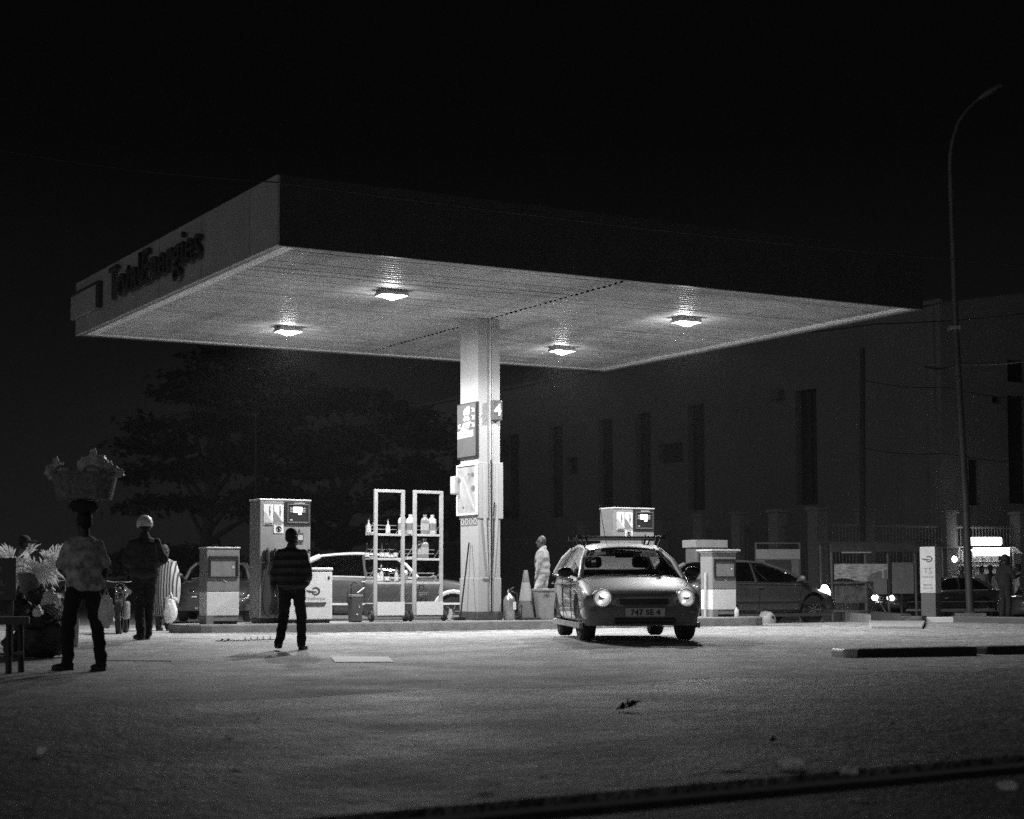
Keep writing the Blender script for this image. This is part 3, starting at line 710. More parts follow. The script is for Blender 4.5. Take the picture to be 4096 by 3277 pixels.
for rn, z, items in ROWS:
    for x, y, d, m in items:
        hh = .30 if 'short' not in d else .2
        if 'tall' in d: hh = .38
        small_bottle(rk(r0, x, y, z), '%s shelf oil bottle of the left rack, %s' % (rn, d), hh, m)
for x, y, z, m, d in ((-.17, .15, 1.77, 'plastic', 'pale oil canister at the left end of the top shelf, between the racks'), (.02, .16, 1.77, 'plastic', 'pale oil canister half hidden by the rack post on the top shelf'),
                   (.33, .12, 1.77, 'plasticmid', 'grey oil canister in the middle of the top shelf of the right rack'), (.50, .12, 1.77, 'plastic', 'pale oil canister by the right post of the top shelf'),
                   (.24, .2, 1.28, 'plasticmid', 'short grey oil canister behind another on the middle shelf'), (.31, .1, 1.28, 'plasticmid', 'grey oil canister alone in front on the middle shelf')):
    big_bottle(rk(r1, x, y, z), d, m, .36 if 'short' in d else .40)
t = thing('tap_fitting', 'small chrome fitting on the lower shelf of the right rack', 'fitting', rk(r1, .56, .1, .80), TH)
mb = MB(); mb.lathe([(.03, 0), (.03, .06), (.015, .07), (.015, .12)], 10); mb.build('stem', 'chrome', t, smooth=50)
mb = MB(); mb.tube([(0, 0, .11), (-.06, 0, .14), (-.09, 0, .10)], .016); mb.build('spout', 'chrome', t, smooth=50)
t = thing('fuel_can', 'grey ribbed fuel can standing on the base of the right rack', 'can', rk(r1, .30, .2, .36), TH)
mb = MB(); mb.box(-.10, .10, -.06, .06, 0, .30); mb.build('can_body', 'plasticmid', t, bevel=.02)
mb = MB()
for z in (.07, .14, .21): mb.box(-.106, .106, -.066, .066, z, z + .02)
mb.build('rib', 'plasticmid', t)
mb = MB(); mb.tube([(-.06, 0, .29), (-.05, 0, .36), (.04, 0, .36), (.05, 0, .29)], .012); mb.build('can_handle', 'plasticdark', t)
# grease pump barrel on the left of the racks
t = thing('grease_pump', 'dark drum hand pump with a curved hose left of the racks', 'hand pump', tuple(isl(1421, -.40)), TH)
mb = MB(); mb.box(-.12, .12, -.1, .1, .0, .52); mb.build('drum', 'dark', t, bevel=.03)
mb = MB(); mb.box(-.125, .125, -.105, .105, .50, .55); mb.build('drum_lid', 'mid', t, bevel=.01)
mb = MB(); mb.tube([(-.08, 0, .55), (-.10, 0, .72), (-.03, 0, .80), (.03, -.02, .76)], .014); mb.tube([(-.1, 0, .70), (-.19, -.05, .6), (-.2, -.07, .4), (-.14, -.1, .25)], .014); mb.build('hose', 'black', t, smooth=50)
mb = MB(); mb.tube([(.05, 0, .58), (.2, 0, .68)], .014); mb.build('pump_handle', 'steel', t)
mb = MB(); mb.ell((-.0, -.1, .17), (.025, .012, .035)); mb.ell((.04, -.1, .33), (.012, .012, .05)); mb.build('fitting', 'chrome', t, smooth=50)
# bent rag by the column
t = thing('rag', 'crumpled white rag lying against the island by the right rack', 'rag', tuple(isl(1798, -.66)), TH)
mb = MB(); mb.tube([(.02, 0, .24), (.03, .0, .16), (.0, -.02, .08), (-.03, -.03, .0)], [.03, .045, .04, .03], 8); mb.build('rag', 'cloth2', t, smooth=60)

# ================================================================== by the column: extinguisher, cone, bin
t = thing('fire_extinguisher', 'metal fire extinguisher standing right of the column', 'extinguisher', tuple(isl(2037, -.45)), TH)
mb = MB(); mb.lathe([(.11, 0), (.125, .03), (.125, .40), (.10, .48), (.04, .53), (.03, .58)], 18); mb.build('cylinder', 'steel', t, smooth=50)
mb = MB(); mb.box(-.03, .03, -.03, .03, .57, .63); mb.bar((-.02, 0, .63), (.09, -.02, .69), .025); mb.build('valve', 'chrome', t, bevel=.004)
mb = MB(); mb.tube([(.03, -.03, .6), (.15, -.06, .55), (.17, -.06, .3), (.14, -.08, .08)], .013); mb.build('hose', 'black', t, smooth=50)
mb = MB(); mb.box(.02, .09, -.128, -.118, .22, .38); mb.build('instruction_label', 'white', t)
t = thing('traffic_cone', 'tall worn traffic cone right of the fire extinguisher', 'cone', tuple(isl(2103, -.35)), TH)
mb = MB(); mb.lathe([(.195, .05), (.145, .40)], 20, cap=False); mb.build('cone_body', 'cone', t, smooth=50)
mb = MB(); mb.lathe([(.085, .78), (.045, 1.03), (.035, 1.04), (.03, 1.0)], 20, cap=False); mb.build('cone_tip', 'cone', t, smooth=50)
mb = MB(); mb.lathe([(.145, .40), (.085, .78)], 20, cap=False); mb.build('reflective_band', 'conelight', t, smooth=50)
mb = MB(); mb.box(-.24, .24, -.24, .24, 0, .05); mb.build('cone_base', 'rubber', t, bevel=.015)
t = thing('dustbin', 'dark square dustbin in front of the man in the pale jacket', 'bin', tuple(isl(2168, -.38)), TH)
mb = MB(); mb.prism([(-.17, 0), (.17, 0), (.22, .62), (-.22, .62)], -.2, .2); mb.build('bin_body', 'plasticmid', t, bevel=.02)
mb = MB(); mb.box(-.235, .235, -.215, .215, .60, .65); mb.build('bin_rim', 'plasticmid', t, bevel=.01)
mb = MB(); mb.box(-.06, .06, -.225, -.2, .53, .57); mb.build('bin_handle', 'steel', t)

# ================================================================== cars
def lower_body(st, crown=.02):
    mb = MB(); rows = []
    for (x, zb, zt, w) in st:
        h = zt - zb
        half = [(0, zb), (.7*w, zb), (.93*w, zb + .05), (w*.985, zb + .30*h), (w, zb + .60*h), (w*.985, zb + .82*h), (w*.90, zt - .012), (w*.5, zt + crown*.7), (0, zt + crown)]
        rows.append([(x, y, z) for y, z in half] + [(x, -y, z) for y, z in reversed(half[1:-1])])
    n = len(rows[0])
    vs = [p for r in rows for p in r]; fs = []
    for j in range(len(rows)-1):
        for i in range(n): fs.append((j*n+i, j*n+(i+1) % n, (j+1)*n+(i+1) % n, (j+1)*n+i))
    for j in (0, len(rows)-1):
        o = j*n
        for i in range(7): fs.append((o+i, o+i+1, o+(n-i-1) % n, o+(n-i) % n) if i else (o, o+1, o+n-1))
        fs.append((o+7, o+8, o+9))
    # replace bad wrap quads
    mb.add(vs, fs); return mb
def car(label, spec, paint, roofpaint, loc, rz, cat='car', scale=1., glass='carglass'):
    t = thing('parked_car' if spec.get('parked', 1) else 'taxi', label, cat, loc, rz, None, scale)
    wr, wb0, wb1, tw = spec['wheel'], spec['axles'][0], spec['axles'][1], spec['track']
    A0, A1, B, C1, C0 = spec['A0'], spec['A1'], spec['B'], spec['C1'], spec['C0']
    yb, yr = spec['yb'], spec['yr']
    cuts = []
    c = MB()
    for ax in (wb0, wb1):
        for s in (-1, 1): c.lathe([(wr*1.22, s*(tw - .22)), (wr*1.22, s*(tw + .4))], 28, (ax, 0, wr*1.02), 'Y')
    c2 = MB(); c2.prism([(A0[0] - .25, .45), (A0[0] - .12, A0[1] + .3), (C0[0] + .2, C0[1] + .3), (C0[0] + .25, .45)], -yb*.93, yb*.93)
    ca, cb = cutter(c), cutter(c2)
    me = baked(lower_body(spec['st']), [('SUBSURF', dict(levels=2, render_levels=2))])
    me = baked(me, [('BOOLEAN', dict(object=ca, operation='DIFFERENCE', solver='EXACT')), ('BOOLEAN', dict(object=cb, operation='DIFFERENCE', solver='EXACT'))])
    bpy.data.objects.remove(ca); bpy.data.objects.remove(cb)
    me.name = 'body'; me.materials.clear(); me.polygons.foreach_set('material_index', [0]*len(me.polygons)); link('body', me, paint, t, smooth=38)
    # roof
    mb = MB(); nx, ny = 10, 10
    for dz in (0, -.035):
        rows = []
        for i in range(nx+1):
            u = i/nx; x = A1[0] + (C1[0] - A1[0])*u
            z = A1[1] + (C1[1] - A1[1])*u + spec.get('crown', .05)*math.sin(math.pi*min(1, u*.92 + .04)) + dz
            rows.append([(x - .0 + (.05*(1 - abs(2*j/ny - 1)**2) if i == 0 else 0), yr*(2*j/ny - 1), z - .055*abs(2*j/ny - 1)**2.4) for j in range(ny+1)])
        mb.grid(rows)
    # close the rim
    n = ny+1; o2 = (nx+1)*n
    fs = [(j, j+1, o2+j+1, o2+j) for j in range(ny)] + [(nx*n+j, nx*n+j+1, o2+nx*n+j+1, o2+nx*n+j) for j in range(ny)]
    fs += [(i*n, (i+1)*n, o2+(i+1)*n, o2+i*n) for i in range(nx)] + [(i*n+ny, (i+1)*n+ny, o2+(i+1)*n+ny, o2+i*n+ny) for i in range(nx)]
    mb.f += fs; mb.mi += [0]*len(fs)
    mb.build('roof', roofpaint, t, smooth=50)
    def bl(x):   # belt height
        u = (x - C0[0])/(A0[0] - C0[0]); return C0[1] + (A0[1] - C0[1])*u
    zr = lambda x: A1[1] + (C1[1] - A1[1])*(x - A1[0])/(C1[0] - A1[0]) - .055 + spec.get('crown', .05)*math.sin(math.pi*max(.04, min(.96, (x - A1[0])/(C1[0] - A1[0])*.92 + .04)))
    for s in (-1, 1):
        mb = MB(); mb.tube([(A0[0] + .02, s*yb*.99, A0[1] - .03), ((A0[0]*.5 + A1[0]*.5), s*(yb*.52 + yr*.48), (A0[1] + A1[1])/2 + .02), (A1[0] - .03, s*yr*.99, zr(A1[0] - .03) + .0)], [.042, .036, .036], 8); mb.build('windscreen_pillar', roofpaint, t, smooth=60)
        mb = MB(); mb.tube([(C0[0] + .04, s*yb*.97, C0[1] - .03), ((C0[0] + C1[0])/2 + .0, s*(yb + yr)/2*.99, (C0[1] + C1[1])/2 + .0), (C1[0] + .02, s*yr*.98, zr(C1[0] + .02))], [.085, .07, .06], 8); mb.build('rear_pillar', roofpaint, t, smooth=60)
        mb = MB(); mb.bar((B + .06, s*yb*.985, bl(B) - .02), (B, s*yr*.985, zr(B) + .01), .07, .035); mb.build('door_pillar', 'black', t)
        mb = MB(); mb.tube([(A1[0] - .02 + (C1[0] - A1[0])*i/8, s*yr*1.0, zr(A1[0] - .02 + (C1[0] - A1[0])*i/8) + .0) for i in range(9)], .028, 8); mb.build('roof_rail', roofpaint, t, smooth=60)
        for (xa, xb_) in ((A0[0] - .06, B + .05), (B - .02, C0[0] + .12)):
            ua = max(A1[0] + (B - A1[0])*0, 0) if False else None
            xt0 = min(xa, A1[0] - .03) if xa > B + .1 else xa + -.02
            xt1 = xb_ if xb_ > C0[0] + .2 else C1[0] + .05
            rows = []
            for j in range(5):
                v = j/4; rows.append([((xa + (xb_ - xa)*i/6)*(1 - v) + (xt0 + (xt1 - xt0)*i/6)*v, s*(yb*.985*(1 - v) + yr*.985*v + .018*math.sin(math.pi*v)), (bl(xa + (xb_ - xa)*i/6) - .02)*(1 - v) + (zr(xt0 + (xt1 - xt0)*i/6) + .01)*v) for i in range(7)])
            mb = MB(); mb.grid(rows); mb.build('side_window', glass, t, smooth=60)
        # waist trim, rubbing strip, sill, handles, mirror
        Wd = max(a[3] for a in spec['st'])
        mb = MB(); mb.bar((A0[0] - .05, s*(Wd - .012), bl(A0[0]) - .035), (C0[0] + .25, s*(Wd - .012), bl(C0[0]) - .045), .02, .03); mb.build('waist_trim', spec.get('trim', 'black'), t)
        zs = spec.get('strip', .52)
        mb = MB(); mb.bar((wb1 - wr*1.35, s*(Wd + .004), zs), (wb0 + wr*1.35, s*(Wd + .004), zs), .02, spec.get('striph', .05)); mb.build('side_strip', spec.get('stripm', 'black'), t)
        mb = MB(); mb.bar((wb1 - wr*1.4, s*(Wd - .03), .215), (wb0 + wr*1.4, s*(Wd - .03), .215), .05, .07); mb.build('sill', spec.get('sillm', 'dark'), t)
        for x in (B + .12, C0[0] + .75):
            mb = MB(); mb.bar((x, s*(Wd + .012), bl(x) - .14), (x - .15, s*(Wd + .012), bl(x) - .14), .03, .028); mb.build('door_handle', spec.get('handle', 'black'), t, bevel=.008)
        mb = MB()
        for x in (A0[0] - .28, B + .03): mb.tube([(x, s*(Wd - .003), bl(x) - .06), (x, s*(Wd + .002), .55), (x - .0, s*(Wd - .022), .30)], .006, 5)
        mb.build('door_seam', 'black', t)
        mb = MB(); mb.ell((A0[0] - .26, s*(yb + .17), A0[1] + .075), (.055, .115, .075), 14, 8); mb.bar((A0[0] - .24, s*(yb - .02), A0[1] + .02), (A0[0] - .26, s*(yb + .1), A0[1] + .05), .05); mb.build('wing_mirror', spec.get('mirror', 'black'), t, smooth=50)
    # windscreens
    def screen(name, P0, P1, bulge):
        rows = []
        for j in range(7):
            v = j/6; row = []
            for i in range(11):
                k = 2*i/10 - 1; y = (yb*.95*(1 - v) + yr*.95*v)*k
                row.append((P0[0]*(1 - v) + P1[0]*v + bulge*(1 - k*k), y, P0[1]*(1 - v) + P1[1]*v - .055*v*abs(k)**2.4 + .012*math.sin(math.pi*v)))
            rows.append(row)
        mb = MB(); mb.grid(rows); return mb.build(name, glass, t, smooth=60)
    screen('windscreen', (A0[0] + .02, A0[1] - .01), (A1[0] + .0, A1[1] + .0), .06)
    screen('rear_window', (C0[0], C0[1] - .01), (C1[0], C1[1] + .0), -.05)
    # wheels
    for ax in (wb0, wb1):
        for s in (-1, 1):
            mb = MB(); mb.lathe([(wr*.62, -.09), (wr*.90, -.10), (wr, -.07), (wr, .07), (wr*.90, .10), (wr*.62, .09)], 28, (0, 0, 0), 'Y')
            w = mb.build('wheel', 'rubber', t, smooth=40); w.location = (ax, s*tw, wr)
            if ax == wb0 and spec.get('steer'): w.rotation_euler = (0, 0, spec['steer'])
            mb = MB(); mb.lathe([(wr*.63, s*.092), (wr*.56, s*.075), (wr*.50, s*.03)], 24, (0, 0, 0), 'Y', cap=False)
            mb.lathe([(.001, s*.085), (wr*.16, s*.08), (wr*.17, s*.06), (.001, s*.055)], 14, (0, 0, 0), 'Y', cap=False)
            for k in range(spec.get('spokes', 6)):
                a = 2*math.pi*k/spec.get('spokes', 6); mb.bar((math.cos(a)*wr*.1, s*.068, math.sin(a)*wr*.1), (math.cos(a)*wr*.58, s*.07, math.sin(a)*wr*.58), wr*.2, .02)
            mb.build('rim', spec.get('rim', 'steel'), w, smooth=40)
            mb = MB(); mb.lathe([(.001, s*.03), (wr*.5, s*.03)], 20, (0, 0, 0), 'Y', cap=False); mb.build('brake_disc', 'black', w)
    # interior
    for s in (-1, 1):
        for x, nm in ((B + .15, 'front_seat'), ):
            mb = MB(); mb.box(x - .25, x + .3, s*.36 - .23, s*.36 + .23, .32, .50); mb.box(x - .36, x - .22, s*.36 - .22, s*.36 + .22, .45, 1.0); mb.box(x - .36, x - .26, s*.36 - .13, s*.36 + .13, 1.03, 1.20); mb.build(nm, 'seat', t, bevel=.05)
    mb = MB(); mb.box(C0[0] + .35, C0[0] + .55, -yb*.85, yb*.85, .45, 1.02); mb.build('rear_seat', 'seat', t, bevel=.05)
    mb = MB(); mb.box(A0[0] - .42, A0[0] - .1, -yb*.9, yb*.9, .55, A0[1] - .03); mb.build('dashboard', 'interior', t, bevel=.04)
    mb = MB()
    pts = [(A0[0] - .50 + .08*math.sin(2*math.pi*k/16), .36 + .18*math.cos(2*math.pi*k/16), A0[1] - .08 + .16*math.sin(2*math.pi*k/16)) for k in range(17)]
    mb.tube(pts, .016, 6); mb.build('steering_wheel', 'black', t, smooth=50)
    mb = MB(); mb.box(A1[0] + .05, A1[0] + .07, -.13, .13, A1[1] - .15, A1[1] - .08); mb.build('rear_view_mirror', 'black', t, bevel=.01)
    return t
def bumper(t, x, w, z0, z1, m, name='bumper', back=.5, depth=.13, sgn=1):
    mb = MB(); n = 16; rows = []
    for i in range(n+1):
        k = 2*i/n - 1; a = abs(k)
        xx = x - (.10*a*a if a < .8 else .064 + (back)*((a - .8)/.2)**1.6); y = w*(k*1.06 if a < .8 else math.copysign(.848 + .152*math.sin((a - .8)/.2*math.pi/2), k))
        xx *= sgn
        d = -depth*sgn
        rows.append([(xx + d, y*.9, z0), (xx + .3*d, y*.98, z0), (xx, y, z0 + (z1 - z0)*.25), (xx, y, z0 + (z1 - z0)*.8), (xx + .25*d, y*.985, z1), (xx + d, y*.9, z1)])
    mb.grid(rows); return mb.build(name, m, t, smooth=50)
def round_lamp(t, c, r, tilt, lit=None, bowl='chrome', name='headlight', nrm=(1, 0, .25), bowlonly=False):
    """a bowl, an inner reflector and a domed glass, looking along nrm"""
    q = Vector(nrm).to_track_quat('Z', 'Y').to_matrix().to_4x4(); K = Matrix.Translation(c) @ q
    mb = MB(); mb.M = K; mb.lathe([(.001, -.07), (r*.5, -.06), (r*.85, -.03), (r, 0), (r*1.1, .005), (r*1.16, -.02)], 24, cap=False)
    h = mb.build(name, lit if lit and not bowlonly else bowl, t, smooth=50)
    mb = MB(); mb.M = K; mb.lathe([(r*.34, -.05), (r*.34, -.02), (r*.2, .0), (.001, .005)], 16) if not bowlonly else (mb.ell((r*.1, r*.30, -.02), (r*.40, r*.22, .02)), mb.ell((-r*.3, -r*.45, -.02), (r*.2, r*.14, .015))); mb.build('bulb', lit or 'plastic', h, smooth=50)
    mb = MB(); mb.M = K; mb.lathe([(r, .003), (r*.85, .03), (r*.5, .048), (.001, .055)], 24, cap=False); mb.build('lamp_glass', 'glass', h, smooth=60)
    return h

COR = dict(parked=0, wheel=.295, axles=(1.27, -1.20), track=.70, A0=(.98, .885), A1=(.22, 1.32), B=-.30, C1=(-1.35, 1.35), C0=(-1.92, .98), yb=.75, yr=.555, crown=.075,
    st=[(-2.08, .42, .70, .60), (-2.02, .28, .92, .74), (-1.80, .20, 1.0, .82), (-1.2, .19, .99, .845), (-.4, .19, .965, .85), (.4, .19, .94, .85), (.98, .19, .905, .848), (1.30, .19, .85, .84), (1.65, .21, .775, .84), (1.92, .23, .69, .82), (2.06, .30, .60, .72)],
    strip=.80, striph=.018, stripm='light', sillm='light', trim='black', steer=.06, spokes=8)
MT['taxipaint'] = carpaint('taxi_paint', .30); MT['taxiroof'] = carpaint('taxi_roof', .88, 0.); MT['greycar'] = carpaint('grey_car', .045); MT['blackcar'] = carpaint('black_car', .02); MT['palecar'] = carpaint('pale_trim', .6, 0.); MT['darkcar'] = carpaint('dark_car', .07)
p = ond(2573, 2340, 25.1); cx, cyy = p.x - .18, p.y + 2.1
tx = car('pale roofed taxi with a roof rack and round headlights, facing the viewer', COR, 'taxipaint', 'taxiroof', (cx, cyy, gz(cx, cyy) + .005), math.radians(-85), 'taxi', 1.05)
tx.name = 'taxi'
bumper(tx, 2.13, .80, .22, .50, mat('bumper_plastic', .2, .4, var=.12), back=.42)
mb = MB(); mb.box(2.085, 2.138, -.42, .42, .25, .33); mb.build('air_intake', 'black', tx, bevel=.02)
mb = MB(); mb.grid([[(2.085 - .07*(k*k), .46*k, z) for k in (-1, -.6, -.2, .2, .6, 1)] for z in (.505, .585)]); mb.build('grille', 'black', tx)
mb = MB()
for z in (.525, .545, .565): mb.tube([(2.095 - .07*(k*k), .44*k, z) for k in (-1, -.6, -.2, .2, .6, 1)], .006, 5)
mb.build('grille_bar', 'dark', tx)
for s in (-1, 1):
    round_lamp(tx, (2.10, s*.575, .60), .112, 0, 'parklight', 'lampbowl', nrm=(1, s*.22, .22), bowlonly=True)
    mb = MB(); mb.ell((1.94, s*.57, .59), (.10, .15, .13), 16, 8); mb.build('headlight_surround', 'black', tx, smooth=60)
    mb = MB(); mb.ell((2.06, s*.66, .40), (.02, .09, .035), 12, 6); mb.build('indicator', 'plasticmid', tx, smooth=50)
    mb = MB(); mb.tube([(2.09, s*(.30), .49), (2.02, s*.62, .49), (1.87, s*.79, .49)], .012, 6); mb.build('bumper_trim', 'light', tx)
pl = MB(); pl.box(2.14, 2.152, -.27, .27, .345, .46); plo = pl.build('number_plate', 'white', tx, bevel=.006)
QX = Matrix.Rotation(math.pi/2, 4, 'Z')
text('plate_text', '747 SE 4', .105, .004, 'black', plo, Matrix.Translation((2.155, 0, .367)) @ QX, .004, 1.1)
for x in (.0, -1.05):
    mb = MB(); mb.tube([(x, -.66, 1.475), (x, .66, 1.475)], .022, 8); mb.build('roof_bar', 'dark', tx)
    for s in (-1, 1):
        mb = MB(); mb.bar((x, s*.50, 1.36), (x, s*.53, 1.475), .05, .03); mb.bar((x, s*.54, 1.33), (x, s*.60, 1.47), .03, .02); mb.box(x - .04, x + .04, s*.63 - .03, s*.63 + .03, 1.45, 1.51); mb.build('rack_foot', 'black', tx)
mb = MB(); mb.tube([(.15, .12, 1.38), (.02, .12, 1.42)], .006, 5); mb.tube([(-.6, -.14, 1.4), (-.95, -.19, 2.0)], .006, 5); mb.build('aerial', 'steel', tx)
def on_screen(u, v, off=.02):   # windscreen point: u across (-1..1, + = car left), v up
    y = (.75*.95*(1 - v) + .555*.95*v)*u
    x = 1.0*(1 - v) + .22*v + .06*(1 - u*u); z = .875*(1 - v) + 1.32*v - .055*v*abs(u)**2.4
    n = Vector((.43, 0, .78)).normalized(); return Vector((x, y, z)) + n*off
def sticker(u0, u1, v0, v1, m):
    mb = MB(); mb.grid([[tuple(on_screen(u, v, .04)) for u in (u0, (u0+u1)/2, u1)] for v in (v0, (v0+v1)/2, v1)]); mb.build('windscreen_sticker', m, tx)
sticker(.40, .82, .62, .86, 'bag'); sticker(-.80, -.64, .80, .90, 'bag'); sticker(-.83, -.52, .70, .80, 'mid'); sticker(-.86, -.76, .46, .54, 'bag')
mb = MB(); mb.tube([on_screen(-.75, -.01, .02), on_screen(-.1, .05, .025)], .009, 5); mb.tube([on_screen(.05, -.01, .02), on_screen(.62, .06, .025)], .009, 5); mb.build('wiper', 'black', tx)
mb = MB(); mb.tube([(1.02, -.76, .90), (1.5, -.70, .81), (1.85, -.6, .70)], .004, 5); mb.tube([(1.02, .76, .90), (1.5, .70, .81), (1.85, .6, .70)], .004, 5); mb.build('bonnet_seam', 'black', tx)

SED = dict(wheel=.335, axles=(1.38, -1.66), track=.76, A0=(.58, 1.10), A1=(.08, 1.59), B=-.62, C1=(-1.60, 1.60), C0=(-2.3, 1.18), yb=.80, yr=.60, crown=.07,
    st=[(-2.62, .45, .90, .66), (-2.54, .30, 1.12, .80), (-2.2, .24, 1.18, .88), (-1.2, .23, 1.15, .90), (-.4, .23, 1.12, .905), (.3, .23, 1.11, .905), (.62, .23, 1.10, .90), (1.1, .24, 1.05, .895), (1.45, .24, 1.00, .885), (1.85, .26, .92, .86), (2.12, .30, .83, .78), (2.25, .42, .72, .6)],
    strip=.50, striph=.045, stripm='palecar', trim='palecar', sillm='mid', mirror='palecar', handle='palecar', rim='steel', spokes=5)
p = ond(1804, 2340, 38.9); SZ = .06; sz = gz(p.x, p.y)
p.x -= 1.38*math.cos(SZ); p.y += .85 - 1.38*math.sin(SZ)
sd = car('grey saloon with bright trim and pale roof, passing behind the racks', SED, 'greycar', 'palecar', (p.x, p.y, sz + .02), SZ, 'car', 1.0, 'tinted')
for s in (-1, 1):
    for ax in (1.38,):
        mb = MB(); mb.tube([(ax + .43*math.cos(a), s*(.905 + .0), .34 + .43*math.sin(a)) for a in [math.pi*(-.02 + 1.04*i/14) for i in range(15)]], .045, 6); mb.build('wheel_arch_trim', 'palecar', sd, smooth=50)
    mb = MB(); mb.ell((1.98, s*.66, .78), (.12, .16, .09), 14, 8); mb.build('headlight', 'chrome', sd, smooth=50)
bumper(sd, 2.30, .84, .27, .55, 'greycar', back=.5); bumper(sd, 2.46, .84, .30, .62, 'greycar', back=.4, sgn=-1)

MERC = dict(wheel=.31, axles=(1.35, -1.38), track=.74, A0=(.85, 1.0), A1=(.12, 1.40), B=-.45, C1=(-1.25, 1.40), C0=(-1.9, 1.02), yb=.76, yr=.57, crown=.045,
    st=[(-2.35, .40, .80, .62), (-2.25, .26, 1.0, .78), (-1.9, .2, 1.03, .86), (-1.2, .2, 1.02, .885), (-.4, .2, 1.01, .89), (.4, .2, 1.0, .89), (.9, .2, .99, .885), (1.4, .2, .93, .875), (1.85, .23, .84, .84), (2.15, .28, .74, .76), (2.28, .38, .62, .58)],
    strip=.5, stripm='black', trim='chrome', spokes=5)
p = atd(838, 40.5); rzm = math.atan2(-1, .10)
mc = car('black saloon with twin round headlights facing the viewer behind the left cabinet', MERC, 'blackcar', 'darkcar', (p.x - .1, p.y + 2.0, gz(p.x, p.y) + .10), rzm, 'car', 1.0, 'carglass')
bumper(mc, 2.33, .84, .26, .55, 'blackcar', back=.5)
for s in (-1, 1):
    round_lamp(mc, (2.14, s*.48, .66), .095, 0, nrm=(1, s*.1, .1)); round_lamp(mc, (2.04, s*.68, .65), .065, 0, nrm=(1, s*.3, .1))
    mb = MB(); mb.tube([(2.30, s*.1, .545), (2.26, s*.5, .545), (2.1, s*.8, .545)], .012, 6); mb.build('bumper_trim', 'chrome', mc)
    mb = MB(); mb.tube([(2.28, s*.38, .58), (2.2, s*.55, .565), (2.08, s*.72, .56), (2.0, s*.8, .61)], .02, 6); mb.build('lamp_trim', 'palecar', mc)
mb = MB(); mb.box(2.22, 2.27, -.30, .30, .56, .70); mb.build('grille', 'chrome', mc, bevel=.02)
mb = MB(); mb.box(2.335, 2.35, -.26, .26, .40, .51); po = mb.build('number_plate', 'light', mc)
mb = MB()
for i in range(8): mb.box(2.31, 2.33, -.4 + i*.1, -.4 + i*.1 + .06, .30, .34)
mb.build('lower_grille', 'mid', mc)
text('windscreen_text', 'TO', .12, .004, 'light', mc, Matrix.Translation((.30, -.28, 1.315)) @ QX @ Matrix.Rotation(-.45, 4, 'X'), .004)
mb = MB(); mb.tube([(.92, -.6, 1.0), (.75, .1, 1.09)], .01, 5); mb.build('wiper', 'black', mc)

HAT = dict(wheel=.33, axles=(1.30, -1.30), track=.74, A0=(1.15, .98), A1=(.05, 1.46), B=-.35, C1=(-1.4, 1.44), C0=(-1.95, 1.02), yb=.77, yr=.57, crown=.05,
    st=[(-2.1, .42, .78, .64), (-2.02, .28, .98, .78), (-1.7, .22, 1.04, .85), (-1.1, .21, 1.03, .88), (-.4, .21, 1.02, .885), (.4, .21, 1.0, .885), (1.0, .21, .985, .88), (1.45, .22, .88, .87), (1.8, .24, .76, .82), (2.02, .28, .64, .72), (2.12, .38, .54, .56)],
    strip=.5, stripm='black', trim='black', mirror='darkcar', handle='darkcar', spokes=7)
p = isl(3158, 2.0); p = p - U*1.30; hz = gz(p.x + 1, p.y + 1)
ht = car('dark grey hatchback with a lit swept headlight, behind the right end of the island', HAT, 'greycar', 'darkcar', (p.x, p.y, hz - .02), TH, 'car', 1.04, 'tinted')
bumper(ht, 2.16, .80, .24, .50, 'greycar', back=.55)
for s in (-1, 1):
    mb = MB(); mb.M = Matrix.Translation((1.80, s*.70, .735)) @ Matrix.Rotation(s*-.75, 4, 'Z') @ Matrix.Rotation(.42, 4, 'Y'); mb.ell((.05, s*-.03, .03), (.34, .10, .11), 18, 10); ho = mb.build('headlight', 'headlit', ht, smooth=60)
    mb = MB(); mb.ell((2.06, s*.58, .40), (.05, .08, .05), 12, 8); mb.build('fog_light', 'chrome', ht, smooth=50)

TAX = dict(wheel=.31, axles=(1.3, -1.3), track=.72, A0=(.75, .93), A1=(.0, 1.36), B=-.45, C1=(-1.15, 1.36), C0=(-1.75, .96), yb=.74, yr=.57, crown=.04,
    st=[(-2.25, .38, .78, .66), (-2.18, .26, .94, .78), (-1.8, .2, .96, .84), (-1.0, .2, .95, .86), (0, .2, .94, .86), (.75, .2, .93, .855), (1.3, .2, .88, .85), (1.8, .22, .82, .83), (2.15, .27, .76, .78), (2.22, .36, .66, .7)],
    strip=.50, striph=.03, stripm='palecar', trim='palecar', sillm='palecar', handle='chrome', spokes=6)
p = atd(3772, 56); st_ = car('old dark saloon with twin lit headlights and bright sills, behind the sign pillar', TAX, 'darkcar', 'darkcar', (p.x, p.y + .6, -.12), math.pi + .27, 'car', .9, 'tinted')
bumper(st_, 2.26, .82, .30, .50, 'darkcar', back=.3)
for s in (-1, 1):
    round_lamp(st_, (2.23, s*.50, .64), .09, 0, 'headlit', nrm=(1, 0, 0)); round_lamp(st_, (2.22, s*.69, .64), .075, 0, 'headlit', nrm=(1, s*.1, 0))
    mb = MB(); mb.bar((-2.0, s*.865, .16), (1.0, s*.865, .16), .03, .03); mb.build('sill_trim', 'palecar', st_)
    mb = MB(); mb.ell((-2.16, s*.80, .66), (.05, .08, .11), 12, 8); mb.build('tail_light', 'parklight', st_, smooth=50)
cr_ = copytree(st_); cr_['label'] = 'dark car cut off by the right edge of the picture'; p = atd(4300, 50); cr_.location = (p.x, p.y + .6, gz(p.x, p.y)); cr_.rotation_euler = (0, 0, math.pi + .3)
